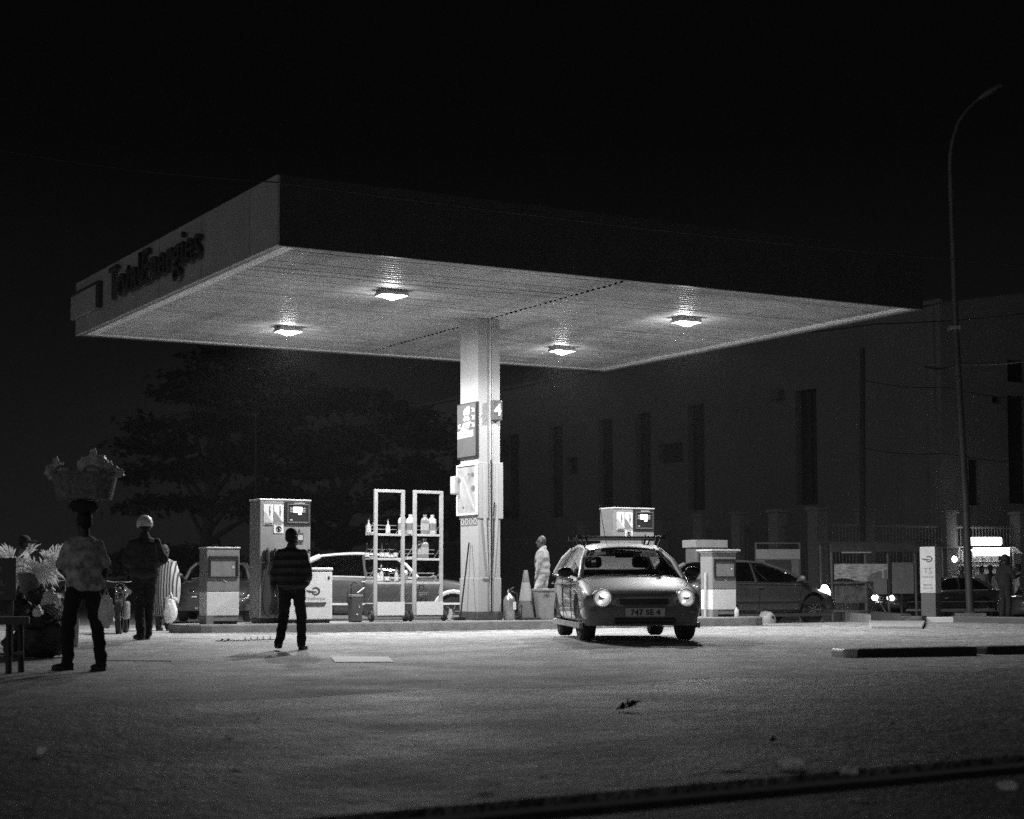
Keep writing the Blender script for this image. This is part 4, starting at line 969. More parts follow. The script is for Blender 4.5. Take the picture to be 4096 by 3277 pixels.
for ch in list(cr_.children):
    if ch.name.startswith('headlight'):
        for g_ in list(ch.children): bpy.data.objects.remove(g_)
        bpy.data.objects.remove(ch)

# ================================================================== people
def cap(mb, a, b, ra, rb, n=12):
    a, b = Vector(a), Vector(b); mb.tube([a, b], [ra, rb], n); mb.ell(a, (ra,)*3, n, 8); mb.ell(b, (rb,)*3, n, 8)
def chain(mb, pts, rs):
    for i in range(len(pts)-1): cap(mb, pts[i], pts[i+1], rs[i], rs[i+1])
def remesh(mb, vox, it=6, name='m'):
    me = baked(mb, [('REMESH', dict(mode='VOXEL', voxel_size=vox)), ('SMOOTH', dict(factor=.5, iterations=it))]); me.name = name
    me.materials.clear(); return me
def wrinkle(me, amp, sc, seed):
    from mathutils import noise
    for v in me.vertices:
        d = noise.noise(Vector((v.co.x*sc + seed, v.co.y*sc, v.co.z*sc*1.6)))
        v.co += v.normal*(amp*d)
def hand(mb, wr, d, palm, side):
    """palm and five curled fingers; d = forearm direction, palm = way the palm looks"""
    d = Vector(d).normalized(); palm = Vector(palm); palm = (palm - d*palm.dot(d)).normalized(); lat = d.cross(palm)*side
    c = Vector(wr) + d*.05
    R = Matrix((lat, palm, d)).transposed()
    mb.ell(c, (.042, .018, .052), 12, 8, R)
    for i, (o, L) in enumerate(((-.030, .062), (-.010, .075), (.011, .070), (.030, .055))):
        b = Vector(wr) + d*.088 + lat*o; k = b + d*L*.5 + palm*.012; e = k + d*L*.3 + palm*L*.42
        chain(mb, [b - d*.02, k, e], [.0098, .009, .0078])
    b = Vector(wr) + d*.03 - lat*.034; k = b + d*.03 - lat*.022 + palm*.012; chain(mb, [b, k, k + d*.03 + palm*.012], [.012, .0105, .009])
def person(label, loc, rz, h=1.75, pose=None, shirt=('shirtdark', True), trousers='jeans', head='hair', turn=0., vox=.013, bulk=1., extra=None):
    P = dict(pl=(0, 0, .95), ch=(0, .01, 1.27), nk=(0, .0, 1.45), hd=(0, .03, 1.62),
             sl=(-.17, 0, 1.395), el=(-.25, -.02, 1.13), wl=(-.25, .08, .88), sr=(.17, 0, 1.395), er=(.25, -.02, 1.13), wr=(.25, .08, .88),
             hl=(-.09, 0, .92), kl=(-.10, .03, .50), al=(-.11, -.02, .085), hr=(.09, 0, .92), kr=(.10, .03, .50), ar=(.11, -.02, .085), tl=0., tr=0., pal=(0, 1, 0))
    P.update(pose or {})
    if P.get('inner'): pass
    V3 = {k: Vector(v) for k, v in P.items() if isinstance(v, tuple)}
    t = thing('person', label, 'person', loc, rz, None, h/1.75)
    hd = V3['hd']; HR = Matrix.Rotation(turn, 3, 'Z')
    def hp(x, y, z): return hd + HR @ Vector((x*1.1, y*1.08, z*1.06))
    # body: one continuous surface with head, face, hands
    mb = MB()
    mb.ell(hp(0, -.012, .035), (.077, .096, .098), 18, 12, HR); mb.ell(hp(0, .022, -.045), (.058, .070, .080), 16, 10, HR)
    cap(mb, hp(0, .085, .018), hp(0, .107, -.018), .011, .017, 8); mb.ell(hp(0, .082, -.058), (.026, .014, .011), 10, 6, HR); mb.ell(hp(0, .075, -.095), (.024, .02, .018), 10, 6, HR)
    mb.ell(hp(0, .07, .04), (.058, .02, .014), 10, 6, HR)
    for s in (-1, 1):
        mb.ell(hp(s*.079, -.012, -.005), (.010, .022, .034), 8, 6, HR); mb.ell(hp(s*.031, .078, .018), (.013, .011, .009), 8, 6, HR)
    cap(mb, hp(0, -.02, -.05), V3['nk'], .056, .062)
    mb.ell(V3['ch'] + Vector((0, 0, .03)), (.165, .105, .20)); mb.ell((V3['ch'] + V3['pl'])/2, (.145, .10, .20)); mb.ell(V3['pl'], (.155, .11, .12))
    chain(mb, [V3['sl'] - Vector((-.02, 0, .02)), V3['nk'] - Vector((0, 0, .045)), V3['sr'] - Vector((.02, 0, .02))], [.042, .058, .042])
    for a, b, c, s in (('sl', 'el', 'wl', -1), ('sr', 'er', 'wr', 1)):
        chain(mb, [V3[a] - Vector((0, 0, .02)), V3[b], V3[c]], [.043, .040, .026]); hand(mb, V3[c], V3[c] - V3[b], V3['pal'] if P['pal'] != (0, 1, 0) else Vector((-s, .3, 0)), s)
    for a, b, c in (('hl', 'kl', 'al'), ('hr', 'kr', 'ar')): chain(mb, [V3[a], V3[b], V3[c]], [.085, .055, .038])
    link('body', remesh(mb, vox, 3, 'body'), 'skin', t, smooth=70)
    # shirt / jacket
    mb = MB(); k = bulk
    mb.ell(V3['ch'] + Vector((0, 0, .02)), (.185*k, .128*k, .21)); mb.ell((V3['ch'] + V3['pl'])/2, (.175*k, .130*k, .22)); mb.ell(V3['pl'] + Vector((0, 0, .02)), (.182*k, .138*k, .13))
    chain(mb, [V3['sl'] + Vector((.02, 0, -.015)), V3['nk'] - Vector((0, 0, .03)), V3['sr'] - Vector((.02, 0, .015))], [.058, .078, .058]); mb.ell(V3['nk'] - Vector((0, .01, .07)), (.15, .10, .075))
    if shirt[1]: cap(mb, V3['nk'] - Vector((0, 0, .04)), V3['nk'] + Vector((0, -.005, .035)), .08, .074)
    for a, b, c in (('sl', 'el', 'wl'), ('sr', 'er', 'wr')):
        e = V3[b] + (V3[c] - V3[b])*(.93 if shirt[1] else .0)
        if shirt[1]: chain(mb, [V3[a], V3[b], e], [.062 + .02*(k - 1), .056, .044])
        else: chain(mb, [V3[a] - Vector((0, 0, .015)), V3[a] + (V3[b] - V3[a])*.85], [.062, .066])
    me = remesh(mb, vox, 5, 'shirt'); wrinkle(me, .018, 7, hash(label) % 50); link('shirt', me, shirt[0], t, smooth=70)
    mb = MB(); mb.ell(V3['pl'] - Vector((0, 0, .02)), (.168, .125, .12))
    for a, b, c in (('hl', 'kl', 'al'), ('hr', 'kr', 'ar')):
        chain(mb, [V3[a], V3[b], V3[c] + Vector((0, 0, .0))], [.102, .078, .066])
    me = remesh(mb, vox, 4, 'trousers'); wrinkle(me, .016, 9, 3 + hash(label) % 31); link('trousers', me, trousers, t, smooth=70)
    for c, a in (('al', P['tl']), ('ar', P['tr'])):
        p = V3[c]; R = Matrix.Rotation(a, 3, 'Z'); mb = MB()
        mb.ell(p + R @ Vector((0, .07, -.045)), (.046, .125, .040), 14, 8, R); mb.ell(p + R @ Vector((0, -.02, -.02)), (.045, .055, .06), 12, 8, R)
        mb.ell(p + R @ Vector((0, .05, -.072)), (.048, .15, .016), 14, 6, R)
        link('shoe', remesh(mb, .012, 2, 'shoe'), 'shoe', t, smooth=60)
    if head == 'hair':
        mb = MB(); mb.ell(hp(0, -.022, .050), (.084, .096, .096), 18, 10, HR); mb.ell(hp(0, -.055, .0), (.076, .055, .07), 14, 8, HR); link('hair', remesh(mb, .012, 2, 'hair'), 'hair', t, smooth=70)
    if head == 'cap':
        mb = MB(); mb.ell(hp(0, -.012, .058), (.088, .104, .088), 18, 10, HR); mb.ell(hp(0, .115, .045), (.075, .085, .012), 16, 6, HR); link('cap', remesh(mb, .011, 2, 'cap'), 'shirtdark', t, smooth=70)
        mb = MB(); mb.ell(hp(0, -.055, .0), (.074, .052, .06), 14, 8, HR); mb.build('hair', 'hair', t, smooth=70)
    if head == 'helmet':
        mb = MB(); mb.ell(hp(0, -.01, .055), (.118, .135, .122), 22, 14, HR); me = mb.mesh('helmet')
        bm = bmesh.new(); bm.from_mesh(me); bmesh.ops.bisect_plane(bm, geom=bm.verts[:] + bm.edges[:] + bm.faces[:], plane_co=hp(0, 0, .0), plane_no=(0, .12, 1), clear_inner=True); bm.to_mesh(me); bm.free()
        ho = link('helmet', me, 'helmet', t, smooth=60); so = ho.modifiers.new('s', 'SOLIDIFY'); so.thickness = .02
        mb = MB(); mb.ell(hp(0, -.045, .0), (.078, .07, .075), 14, 8, HR); mb.build('hair', 'hair', t, smooth=70)
    return t
def at(px, py): return ground(px, py)

# man carrying the basket on his head (seen from behind, walking to the left)
g1 = ground(330, 2684); s1 = 7000/g1.y
bm_ = person('man in a patterned shirt carrying a loaded basket on his head', (g1.x - .0, g1.y, g1.z), math.radians(28), 1.73,
    dict(pl=(.02, 0, .95), ch=(-.01, .02, 1.27), al=(-.13, .14, .085), kl=(-.13, .14, .50), ar=(.17, -.14, .085), kr=(.15, -.02, .50), tl=.9, tr=.35, el=(-.24, .06, 1.12), wl=(-.14, .30, 1.06), er=(.235, -.02, 1.13), wr=(.23, .08, .87)),
    ('shirtgrey', False), 'jeans', 'hair', .2, bulk=1.22)
hb = ground(330, 2684)
bk = ond(338, 1999, g1.y + .02)
bt = thing('woven_basket', 'wide woven basket balanced on the head of the walking man', 'basket', (bk.x, bk.y, bk.z), .1)
mb = MB(); n = 28; rows = []
for j in range(9):
    v = j/8; w, d = .345*(.82 + .18*v), .29*(.82 + .18*v)
    rows.append([(w*math.copysign(abs(math.cos(a))**.6, math.cos(a))*(1 + .012*((i + j) % 2)), d*math.copysign(abs(math.sin(a))**.6, math.sin(a))*(1 + .012*((i + j) % 2)), .275*v) for i, a in [(i, 2*math.pi*i/n) for i in range(n+1)]])
mb.grid(rows); mb.add([rows[0][i] for i in range(n)], [tuple(range(n))]); mb.build('basket_wall', 'basket', bt, smooth=50)
mb = MB(); mb.tube([(.35*math.copysign(abs(math.cos(a))**.6, math.cos(a)), .295*math.copysign(abs(math.sin(a))**.6, math.sin(a)), .28) for a in [2*math.pi*i/28 for i in range(29)]], .018, 6); mb.build('rim', 'basket', bt, smooth=50)
for s in (-1, 1):
    mb = MB(); mb.tube([(-.04 + .15*s + .09*math.cos(a), -.29, .27 + .08*math.sin(a)) for a in [math.pi*i/10 for i in range(11)]], .014, 6); mb.build('basket_handle', 'basket', bt, smooth=50)
pad = ond(338, 2030, g1.y + .0)
t = thing('head_pad', 'rolled cloth pad between the man\'s head and the basket', 'pad', (pad.x, pad.y, pad.z - .055), 0)
t.scale = (1.05, 1.05, 1.75)
mb = MB(); mb.lathe([(.05, .01), (.12, .0), (.16, .035), (.12, .07), (.05, .06)], 18); me = mb.mesh('roll'); wrinkle(me, .02, 12, 1); link('roll', me, 'shirtdark', t, smooth=60)
def bagmesh(parent, name, c, r, m, seed, amp=.35, vox=.03):
    from mathutils import noise
    mb = MB(); mb.ell((0, 0, 0), (1, 1, 1), 28, 20); me = mb.mesh(name)
    for v in me.vertices:
        d = 1 + amp*noise.noise(v.co*1.9 + Vector((seed, 0, 0))) + amp*.6*abs(noise.noise(v.co*4.5 + Vector((seed, 3, 0))))
        v.co = Vector((v.co.x*r[0]*d + c[0], v.co.y*r[1]*d + c[1], v.co.z*r[2]*d + c[2]))
    return link(name, me, m, parent, smooth=35)
for i, (x, y, z, r, m, lab) in enumerate(((-.29, -.08, .40, (.10, .13, .09), 'bagmid', 'tied plastic bag at the left rim of the carried basket'), (.10, .0, .42, (.15, .17, .15), 'bagmid', 'large shiny plastic bag heaped in the middle of the carried basket'), (.29, -.05, .38, (.12, .15, .07), 'bagmid', 'flat plastic bag drooping over the right rim of the carried basket'))):
    t = thing('plastic_bag', lab, 'bag', (bk.x + x, bk.y + y, bk.z + z - .09), 0); bagmesh(t, 'bag', (0, 0, .0), r, m, i*7.3, .5)
    mb = MB(); mb.tube([(0, 0, r[2]*.7), (.01, 0, r[2]*1.1), (-.02, .0, r[2]*1.45)], [.03, .02, .04]); mb.build('knot', m, t, smooth=50)
p = ond(425, 2440, g1.y - .1)
t = thing('carrier_bag', 'striped plastic carrier bag hanging from the basket man\'s hand', 'bag', (p.x, p.y, p.z - .02), 0)
bagmesh(t, 'bag', (0, 0, 0), (.075, .06, .16), 'bagmid', 4.4, .3); mb = MB(); mb.tube([(-.04, 0, .13), (0, 0, .25), (.04, 0, .13)], .008, 6); mb.build('handle', 'bagmid', t)

# helmeted man and woman in a striped wrap
g2 = ground(573, 2560)
person('man in dark clothes wearing a pale motorcycle helmet, walking away', (g2.x, g2.y, g2.z), math.radians(12), 1.90,
    dict(al=(-.03, -.10, .09), kl=(-.06, .04, .50), ar=(.06, .10, .085), kr=(.08, .12, .50), tl=.6, tr=.2, el=(-.27, .02, 1.13), wl=(-.16, .26, 1.04), er=(.29, .02, 1.15), wr=(.16, .26, 1.06)), ('shirtdark', True), 'jeans', 'helmet', .35, bulk=1.25)
g3 = ground(655, 2524); gw = g3
wo = person('woman wrapped in a striped cloth carrying a white bag', (g3.x, g3.y, g3.z), math.radians(-15), 1.76,
    dict(er=(.24, .02, 1.16), wr=(.26, .06, .95)), ('stripecloth', False), 'bagdark', 'hair', -.3, bulk=1.0)
mb = MB(); n = 26; rows = []
for j in range(13):
    v = j/12; rr = (.17 + .10*math.sin(v*math.pi*.75))*(1 - .25*v*v)
    rows.append([(rr*1.25*math.cos(a)*(1 + .07*math.sin(5*a + 3*v)) + .03, rr*math.sin(a)*(1 + .07*math.sin(7*a)), 1.42 - 1.12*v) for a in [2*math.pi*i/n for i in range(n+1)]])
mb.grid(rows); mb.build('wrap', 'stripecloth', wo, smooth=60)
p = ond(682, 2487, g3.y - .25)
t = thing('shopping_bag', 'full white plastic bag held beside the woman in the striped cloth', 'bag', (p.x, p.y, p.z), 0)
bagmesh(t, 'bag', (0, 0, .22), (.125, .10, .24), 'bag', 9.1, .25)
mb = MB(); mb.tube([(-.06, 0, .38), (-.03, 0, .52), (.0, 0, .60), (.03, 0, .52), (.07, 0, .38)], .016, 6); mb.ell((-.07, 0, .44), (.05, .02, .07)); mb.ell((.08, 0, .45), (.06, .02, .05)); mb.build('handle', 'bag', t, smooth=50)

# man in the banded jacket
g4 = ground(1165, 2602)
person('man in a dark banded jacket standing with his back turned, before the pump', (g4.x, g4.y, g4.z), math.radians(-6), 1.70,
    dict(pl=(.015, 0, .95), al=(-.12, -.24, .12), kl=(-.10, -.04, .50), ar=(.13, .10, .085), kr=(.12, .10, .50), tl=.5, tr=-.2, el=(-.255, -.02, 1.12), wl=(-.285, .08, .90), er=(.25, .0, 1.12), wr=(.20, .25, 1.0)), ('stripeshirt', True), 'jeans', 'hair', -.5, bulk=1.3)
# man in the pale jacket on the island
g5 = isl(2172, .05)
person('bald man in a pale jacket standing in profile beside the taxi', (g5.x, g5.y, .17), math.radians(72), 1.78,
    dict(el=(-.20, .02, 1.12), wl=(-.14, .10, .86), er=(.24, -.02, 1.13), wr=(.22, .10, .90), al=(-.10, .12, .085), kl=(-.1, .12, .5)), ('jacket', True), 'cloth2', 'bald', .1, bulk=1.16)
pj = bpy.data.objects[-1] if False else [o for o in bpy.data.objects if o.get('label', '').startswith('bald man')][0]
mb = MB(); mb.ell((-.0, .085, 1.20), (.115, .10, .26)); mb.build('undershirt', 'shirtdark', pj, smooth=60)
# man in cap behind the potted palm
p = atd(90, 28.5)
person('man in a dark cap and pale shirt standing behind the potted palm', (p.x, p.y, p.z), math.radians(-75), 1.72,
    dict(wl=(-.16, .28, 1.05), wr=(.16, .28, 1.05)), ('jacket', True), 'jeans', 'cap', 0., bulk=1.1)
# silhouetted man at the right edge
p = atd(4020, 45.5)
person('silhouetted man in a cap near the right edge, before the lit stall', (p.x, p.y, p.z), math.radians(-60), 1.74, dict(er=(.28, .05, 1.14), wr=(.20, .30, 1.2)), ('jeans', True), 'jeans', 'cap', -.2, bulk=1.1, vox=.016)
for px, d, h, rz, c, lab in ((3848, 56.5, 1.66, 2.7, 'shirtdark', 'person seen between lamp post and sign pillar, before the hanging bulb'), (3928, 57.5, 1.68, 3.4, 'cloth2', 'person in a pale top under the lit awning, leftmost in the group'), (3962, 58.2, 1.72, 3.0, 'shirtdark', 'person in dark clothes in the middle under the lit awning'), (3996, 57.6, 1.64, 2.6, 'shirtgrey', 'person half hidden behind the silhouetted man, under the awning'), (4075, 52., 1.66, 1.2, 'shirtgrey', 'person in a patterned top at the right edge of the picture')):
    p = atd(px, d); person(lab, (p.x, p.y, p.z), rz, h, None, (c, True), 'jeans', 'hair', 0., vox=.02)

# ================================================================== left corner: pot, sign, table, bundles, motorbike
g = ground(119, 2655); dpl = 22.5
p = ond(119, 2384, dpl)
pot = thing('potted_palm', 'potted palm with long arching leaves, standing at the left edge', 'plant', (p.x, p.y, p.z), 0)
mb = MB(); mb.lathe([(.11, 0), (.155, .27), (.17, .27), (.17, .30), (.14, .30), (.13, .24), (.0, .24)], 24); mb.build('pot', 'mid', pot, smooth=50)
mb = MB(); rnd = random.Random(3)
for i in range(30):
    a = rnd.uniform(0, 2*math.pi); L = rnd.uniform(.22, .50); up = rnd.uniform(.3, 1.3)
    if i < 8: a = (.15, -.2, .35, -.05, 3.0, 3.3, 2.8, 3.1)[i]; L = (.50, .56, .40, .46, .46, .52, .38, .42)[i]; up = (1.0, .65, 1.25, .85, 1.0, .7, 1.25, .85)[i]
    pts = [Vector((math.cos(a)*L*u*.9, math.sin(a)*L*u*.9, .25 + L*up*.78*u - .22*L*u*u)) for u in [k/6 for k in range(7)]]
    mb.tube(pts, .007, 4, cap=False)
    d = (pts[6] - pts[4]).normalized(); sv = d.cross(Vector((0, 1, .25))); sv = sv.normalized()
    for k in range(13):                                   # a fan of long narrow blades at the end of each stalk
        t_ = (k - 6)/6; bl = (d*math.cos(t_*1.25) + sv*math.sin(t_*1.25) + Vector((0, rnd.uniform(-.25, .25), rnd.uniform(-.1, .05)))).normalized()
        ln = rnd.uniform(.20, .31)*(1 - .25*abs(t_)); b_ = pts[6] - d*.03*abs(t_)*3; w_ = bl.cross(Vector((rnd.uniform(-.3, .3), 1, 0))).normalized()*.013
        m_ = b_ + bl*ln*.55; tip = b_ + bl*ln + Vector((0, 0, -.05))
        mb.add([b_, m_ + w_, tip, m_ - w_], [(0, 1, 2, 3)])
mb.build('leaves', 'leaf', pot, fix=False)
# crate stack the pot stands on
t = thing('crate', 'dark wooden crate under the potted palm', 'crate', (p.x, p.y, gz(p.x, p.y)), .2)
hh = p.z - gz(p.x, p.y)
mb = MB()
for k in range(5): mb.box(-.24, .24, -.2, -.185, hh*(.02 + .2*k), hh*(.02 + .2*k + .15)); mb.box(-.24, -.225, -.18, .2, hh*(.02 + .2*k), hh*(.02 + .2*k + .15)); mb.box(.225, .24, -.18, .2, hh*(.02 + .2*k), hh*(.02 + .2*k + .15))
mb.build('side_slats', 'wood', t)
mb = MB(); mb.box(-.25, .25, -.21, .21, hh - .03, hh); mb.build('top_board', 'wood', t)
p = ond(15, 2395, 21.0); gzv = gz(p.x, p.y)
t = thing('sign_board', 'dark notice board with faint pale lettering at the left edge', 'sign', (p.x, p.y, gzv), .12)
hz0, hz1 = p.z - gzv - .02, ond(15, 2232, 21.).z - gzv
mb = MB(); mb.box(-.30, .14, -.012, .012, hz0, hz1); mb.build('panel', 'dark', t, bevel=.006)
mb = MB(); mb.box(-.28, -.25, .0131, .05, 0, hz1 - .02); mb.box(.08, .11, .0131, .05, 0, hz1 - .02); mb.build('leg', 'wood', t)
text('lettering', 'O', .10, .004, 'mid', t, Matrix.Translation((-.06, -.0145, hz1 - .17)), .006); text('lettering', 'EL', .085, .004, 'mid', t, Matrix.Translation((-.03, -.0145, hz1 - .33)), .004); text('lettering', 'GY', .05, .004, 'mid', t, Matrix.Translation((-.03, -.0145, hz1 - .44)), .004)
p = ground(20, 2700); t = thing('stool', 'dark wooden stool with thick legs in the left foreground', 'stool', (p.x - .12, p.y + .2, p.z), .25)
mb = MB(); mb.box(-.30, .30, -.20, .20, .52, .60); mb.build('seat', 'wood', t, bevel=.01)
for x, y in ((-.24, -.15), (.10, -.15), (.22, .15), (-.24, .15)):
    mb = MB(); mb.tube([(x, y, 0), (x*.95, y*.95, .52)], [.034, .03], 8); mb.build('leg', 'black', t)
mb = MB(); mb.bar((-.24, -.15, .2), (.24, -.15, .22), .03); mb.build('stretcher', 'wood', t)
bl_ = [(158, 2395, 22.3, (.16, .14, .13), 'bagdark', 'dark shiny bundle directly under the palm pot'), (205, 2405, 22.0, (.11, .12, .12), 'bagmid', 'grey knotted bag right of the palm pot'), (75, 2430, 21.4, (.13, .12, .14), 'bagdark', 'dark plastic sack beside the notice board'),
       (135, 2475, 21.6, (.20, .16, .12), 'bagdark', 'dark wrapped bundle in the middle of the heap'), (210, 2450, 21.8, (.15, .14, .09), 'checker', 'folded striped cloth lying on the heap'), (150, 2450, 21.0, (.06, .06, .05), 'bag', 'small shiny plastic packet on the heap'), (185, 2545, 21.9, (.30, .26, .30), 'bagdark', 'big dark sack on the ground behind the basket man'), (100, 2580, 22.2, (.26, .22, .18), 'bagdark', 'low dark sack on the ground beside the stool')]
for i, (px, py, d, r, m, lab) in enumerate(bl_):
    p = ond(px, py, d); t = thing('sack', lab, 'sack', (p.x, p.y, p.z), 0, None); bagmesh(t, 'sack_body', (0, 0, 0), r, m, 20 + i*3.7, .3)
    mb = MB(); mb.tube([(0, 0, r[2]*.85), (.01, 0, r[2]*1.1), (.03, 0, r[2]*1.3)], [.035, .02, .035]); mb.build('neck', m, t, smooth=50)
p = ground(303, 2590); t = thing('plank', 'pale plank standing upright behind the basket man\'s legs', 'plank', (p.x, p.y, p.z), .1)
mb = MB(); mb.prism([(-.035, 0), (.03, 0), (.045, .40), (-.01, .40)], -.02, .02); mb.build('plank', 'light', t)
for px, py, d, lab, rz in ((492, 2505, 34., 'dark motorcycle parked facing the viewer, right of the basket man', -1.45), (268, 2520, 30., 'dark motorcycle almost hidden behind the basket man', -1.2)):
    p = atd(px, d)
    if lab[5] == 'm' and px == 492:
        t = thing('motorcycle', lab, 'motorcycle', tuple(p), rz, 'motorcycles parked at the left')
        for x in (.64, -.62):
            s = MB(); s.lathe([(.24, -.05), (.30, -.05), (.31, 0), (.30, .05), (.24, .05)], 24, (x, 0, .31), 'Y', cap=False); w_ = s.build('wheel', 'rubber', t, smooth=50)
            s = MB(); s.lathe([(.02, -.03), (.05, -.03), (.05, .03), (.02, .03)], 12, (x, 0, .31), 'Y')
            for k in range(8): s.bar((x + .04*math.cos(k*.785), 0, .31 + .04*math.sin(k*.785)), (x + .25*math.cos(k*.785), 0, .31 + .25*math.sin(k*.785)), .012)
            s.build('rim', 'steel', w_)
        s = MB()
        for yy in (-.075, .075): s.tube([(.64, yy, .31), (.46, yy, .92)], .02, 8)
        s.build('fork', 'chrome', t, smooth=50)
        s = MB(); s.tube([(.36, -.36, 1.04), (.42, -.14, 1.0), (.42, .14, 1.0), (.36, .36, 1.04)], .014, 8); s.build('handlebar', 'chrome', t, smooth=50)
        for yy in (-.3, .3):
            s = MB(); s.tube([(.38, yy, 1.03), (.40, yy*1.1, 1.2)], .006, 5); s.ell((.40, yy*1.15, 1.24), (.02, .06, .04)); s.build('mirror', 'black', t, smooth=50)
        round_lamp(t, (.56, 0, .88), .085, 0, nrm=(1, 0, -.05))
        s = MB(); s.ell((.18, 0, .80), (.28, .14, .13)); s.build('fuel_tank', 'blackcar', t, smooth=60)
        s = MB(); s.ell((-.32, 0, .80), (.38, .14, .07)); s.build('saddle', 'black', t, smooth=60)
        s = MB(); s.box(-.18, .24, -.13, .13, .28, .62); s.build('engine', 'steel', t, bevel=.04)
        s = MB(); s.tube([(.44, 0, .85), (.2, 0, .7), (-.3, 0, .68), (-.62, 0, .31)], .03, 8); s.build('frame', 'black', t)
        s = MB(); s.prism([(.40, .62), (.55, .66), (.86, .58), (.97, .42), (.9, .60), (.60, .70)], -.06, .06); s.build('mudguard', 'blackcar', t)
        s = MB(); s.tube([(.2, -.15, .35), (-.2, -.17, .26), (-.75, -.17, .34)], [.02, .03, .045], 10); s.build('exhaust', 'chrome', t, smooth=50)
        moto = t
    else:
        t = copytree(moto); t['label'] = lab; t.location = p; t.rotation_euler = (0, 0, rz)

# ================================================================== background building
BC = ond(3778, 2340, 62.0); BC.z = -.2
def wallhit(px, py, nrm):
    return onplane(px, py, BC, nrm)
HW = wallhit(3778, 1207, -U).z - BC.z
BL = 41.5
bd = thing('hall_building', 'long pale rendered hall with tall narrow dark windows behind the station', 'building', tuple(BC), TH)
# local: x = U (inwards), y = V (away along the long wall), z up
mb = MB(); mb.prism([(0, 0), (16, 0), (16, HW), (8, HW + 1.3), (0, HW)], 0, BL, 'Y')
cut = MB(); panes = []
def loc(px, py, n):
    p = wallhit(px, py, n) - BC; return p.dot(U), p.dot(V), p.z
for (a, b, c, d) in ((3180, 3265, 1560, 2020), (2750, 2817, 1620, 2042), (2540, 2603, 1654, 2040), (2392, 2450, 1678, 2040), (2195, 2250, 1708, 2070), (2024, 2075, 1739, 2078), (2635, 2732, 1775, 1852), (2264, 2310, 1829, 1898)):
    m = (a + b)/2; _, y0, _ = loc(b, c, -U); _, y1, _ = loc(a, c, -U); _, _, z1 = loc(m, c, -U); _, _, z0 = loc(m, d, -U)
    cut.box(-.5, .35, y0, y1, z0, z1); panes.append((.30, .32, y0, y1, z0, z1, 'x'))
for (a, b, c, d) in ((4029, 4110, 1441, 1530), (4029, 4110, 1584, 2015), (3873, 3927, 1838, 2022), (3968, 4010, 1588, 1614)):
    m = (a + b)/2; x0, _, _ = loc(a, c, -V); x1, _, _ = loc(b, c, -V); _, _, z1 = loc(m, c, -V); _, _, z0 = loc(m, d, -V)
    cut.box(x0, x1, -.5, .35, z0, z1); panes.append((x0, x1, .30, .32, z0, z1, 'y'))
co = cutter(cut); me = baked(mb, [('BOOLEAN', dict(object=co, operation='DIFFERENCE', solver='EXACT'))]); bpy.data.objects.remove(co)
me.materials.clear(); me.polygons.foreach_set('material_index', [0]*len(me.polygons)); link('wall', me, 'wall', bd)
for (x0, x1, y0, y1, z0, z1, k) in panes:
    mb = MB(); mb.box(x0, x1, y0, y1, z0, z1); w = mb.build('window', 'walldark', bd)
    mb = MB()
    if k == 'x':
        mb.box(x0 - .05, x0 - .003, (y0 + y1)/2 - .03, (y0 + y1)/2 + .03, z0, z1)
        for i in range(1, 5): mb.box(x0 - .05, x0 - .003, y0, (y0 + y1)/2 - .031, z0 + (z1 - z0)*i/5 - .03, z0 + (z1 - z0)*i/5 + .03); mb.box(x0 - .05, x0 - .003, (y0 + y1)/2 + .031, y1, z0 + (z1 - z0)*i/5 - .03, z0 + (z1 - z0)*i/5 + .03)
    else:
        mb.box((x0 + x1)/2 - .03, (x0 + x1)/2 + .03, y0 - .05, y0 - .003, z0, z1)
    mb.build('glazing_bar', 'black', w)
mb = MB(); mb.box(-.15, .0, -.15, BL, HW - .02, HW + .12); mb.build('eaves_board', 'wall', bd)
mb = MB(); mb.box(-.10, -.003, .25, .55, .2, HW - .1); mb.build('corner_pilaster', 'wall', bd)
_, yy, zz = loc(3123, 1581, -U); mb = MB(); mb.box(-.30, -.003, yy - .22, yy + .22, zz - .2, zz + .2); mb.build('wall_unit', 'dark', bd, bevel=.02)

# boundary wall with pillars and railings
FB = ond(3273, 2340, 57.0)
fb = thing('boundary_fence', 'masonry boundary fence with square pillars and railings before the hall', 'fence', (FB.x, FB.y, -.2), TH)
mb = MB(); mb.box(-.1, .1, .25, 30, 0, .9); mb.box(.3, 12, -.1, .1, 0, .9); mb.build('low_wall', 'wall', fb)
ys = [(onplane(px, 2300, FB, -U) - FB).dot(V) for px in (3273, 3115, 2964, 2811, 2655)]
mb0 = None
for i, y in enumerate(ys + [ys[-1] + 2.6, ys[-1] + 5.4]):
    mb = MB(); mb.box(-.24, .24, y - .24, y + .24, 0, 3.5); mb.box(-.3, .3, y - .3, y + .3, 3.5, 3.62); mb.build('pillar', 'wall', fb, bevel=.02)
for px in (3462, 3790, 4082):
    x = (onplane(px, 2300, FB, -V) - FB).dot(U)
    mb = MB(); mb.box(x - .24, x + .24, -.24, .24, 0, 3.5); mb.box(x - .3, x + .3, -.3, .3, 3.5, 3.62); mb.build('pillar', 'wall', fb, bevel=.02)
mb = MB()
for k in range(80): mb.box(.45 + k*.145, .47 + k*.145, -.012, .012, .9, 3.1)
mb.box(.3, 12, -.02, -.0125, 3.0, 3.05); mb.box(.3, 12, -.02, -.0125, 1.1, 1.15); mb.build('railing', 'mid', fb)
mb = MB()
for k in range(160): mb.box(-.012, .012, .45 + k*.17, .47 + k*.17, .9, 3.1)
mb.box(-.02, -.0125, .3, 29, 3.0, 3.05); mb.box(-.02, -.0125, .3, 29, 1.1, 1.15); mb.build('railing', 'dark', fb)

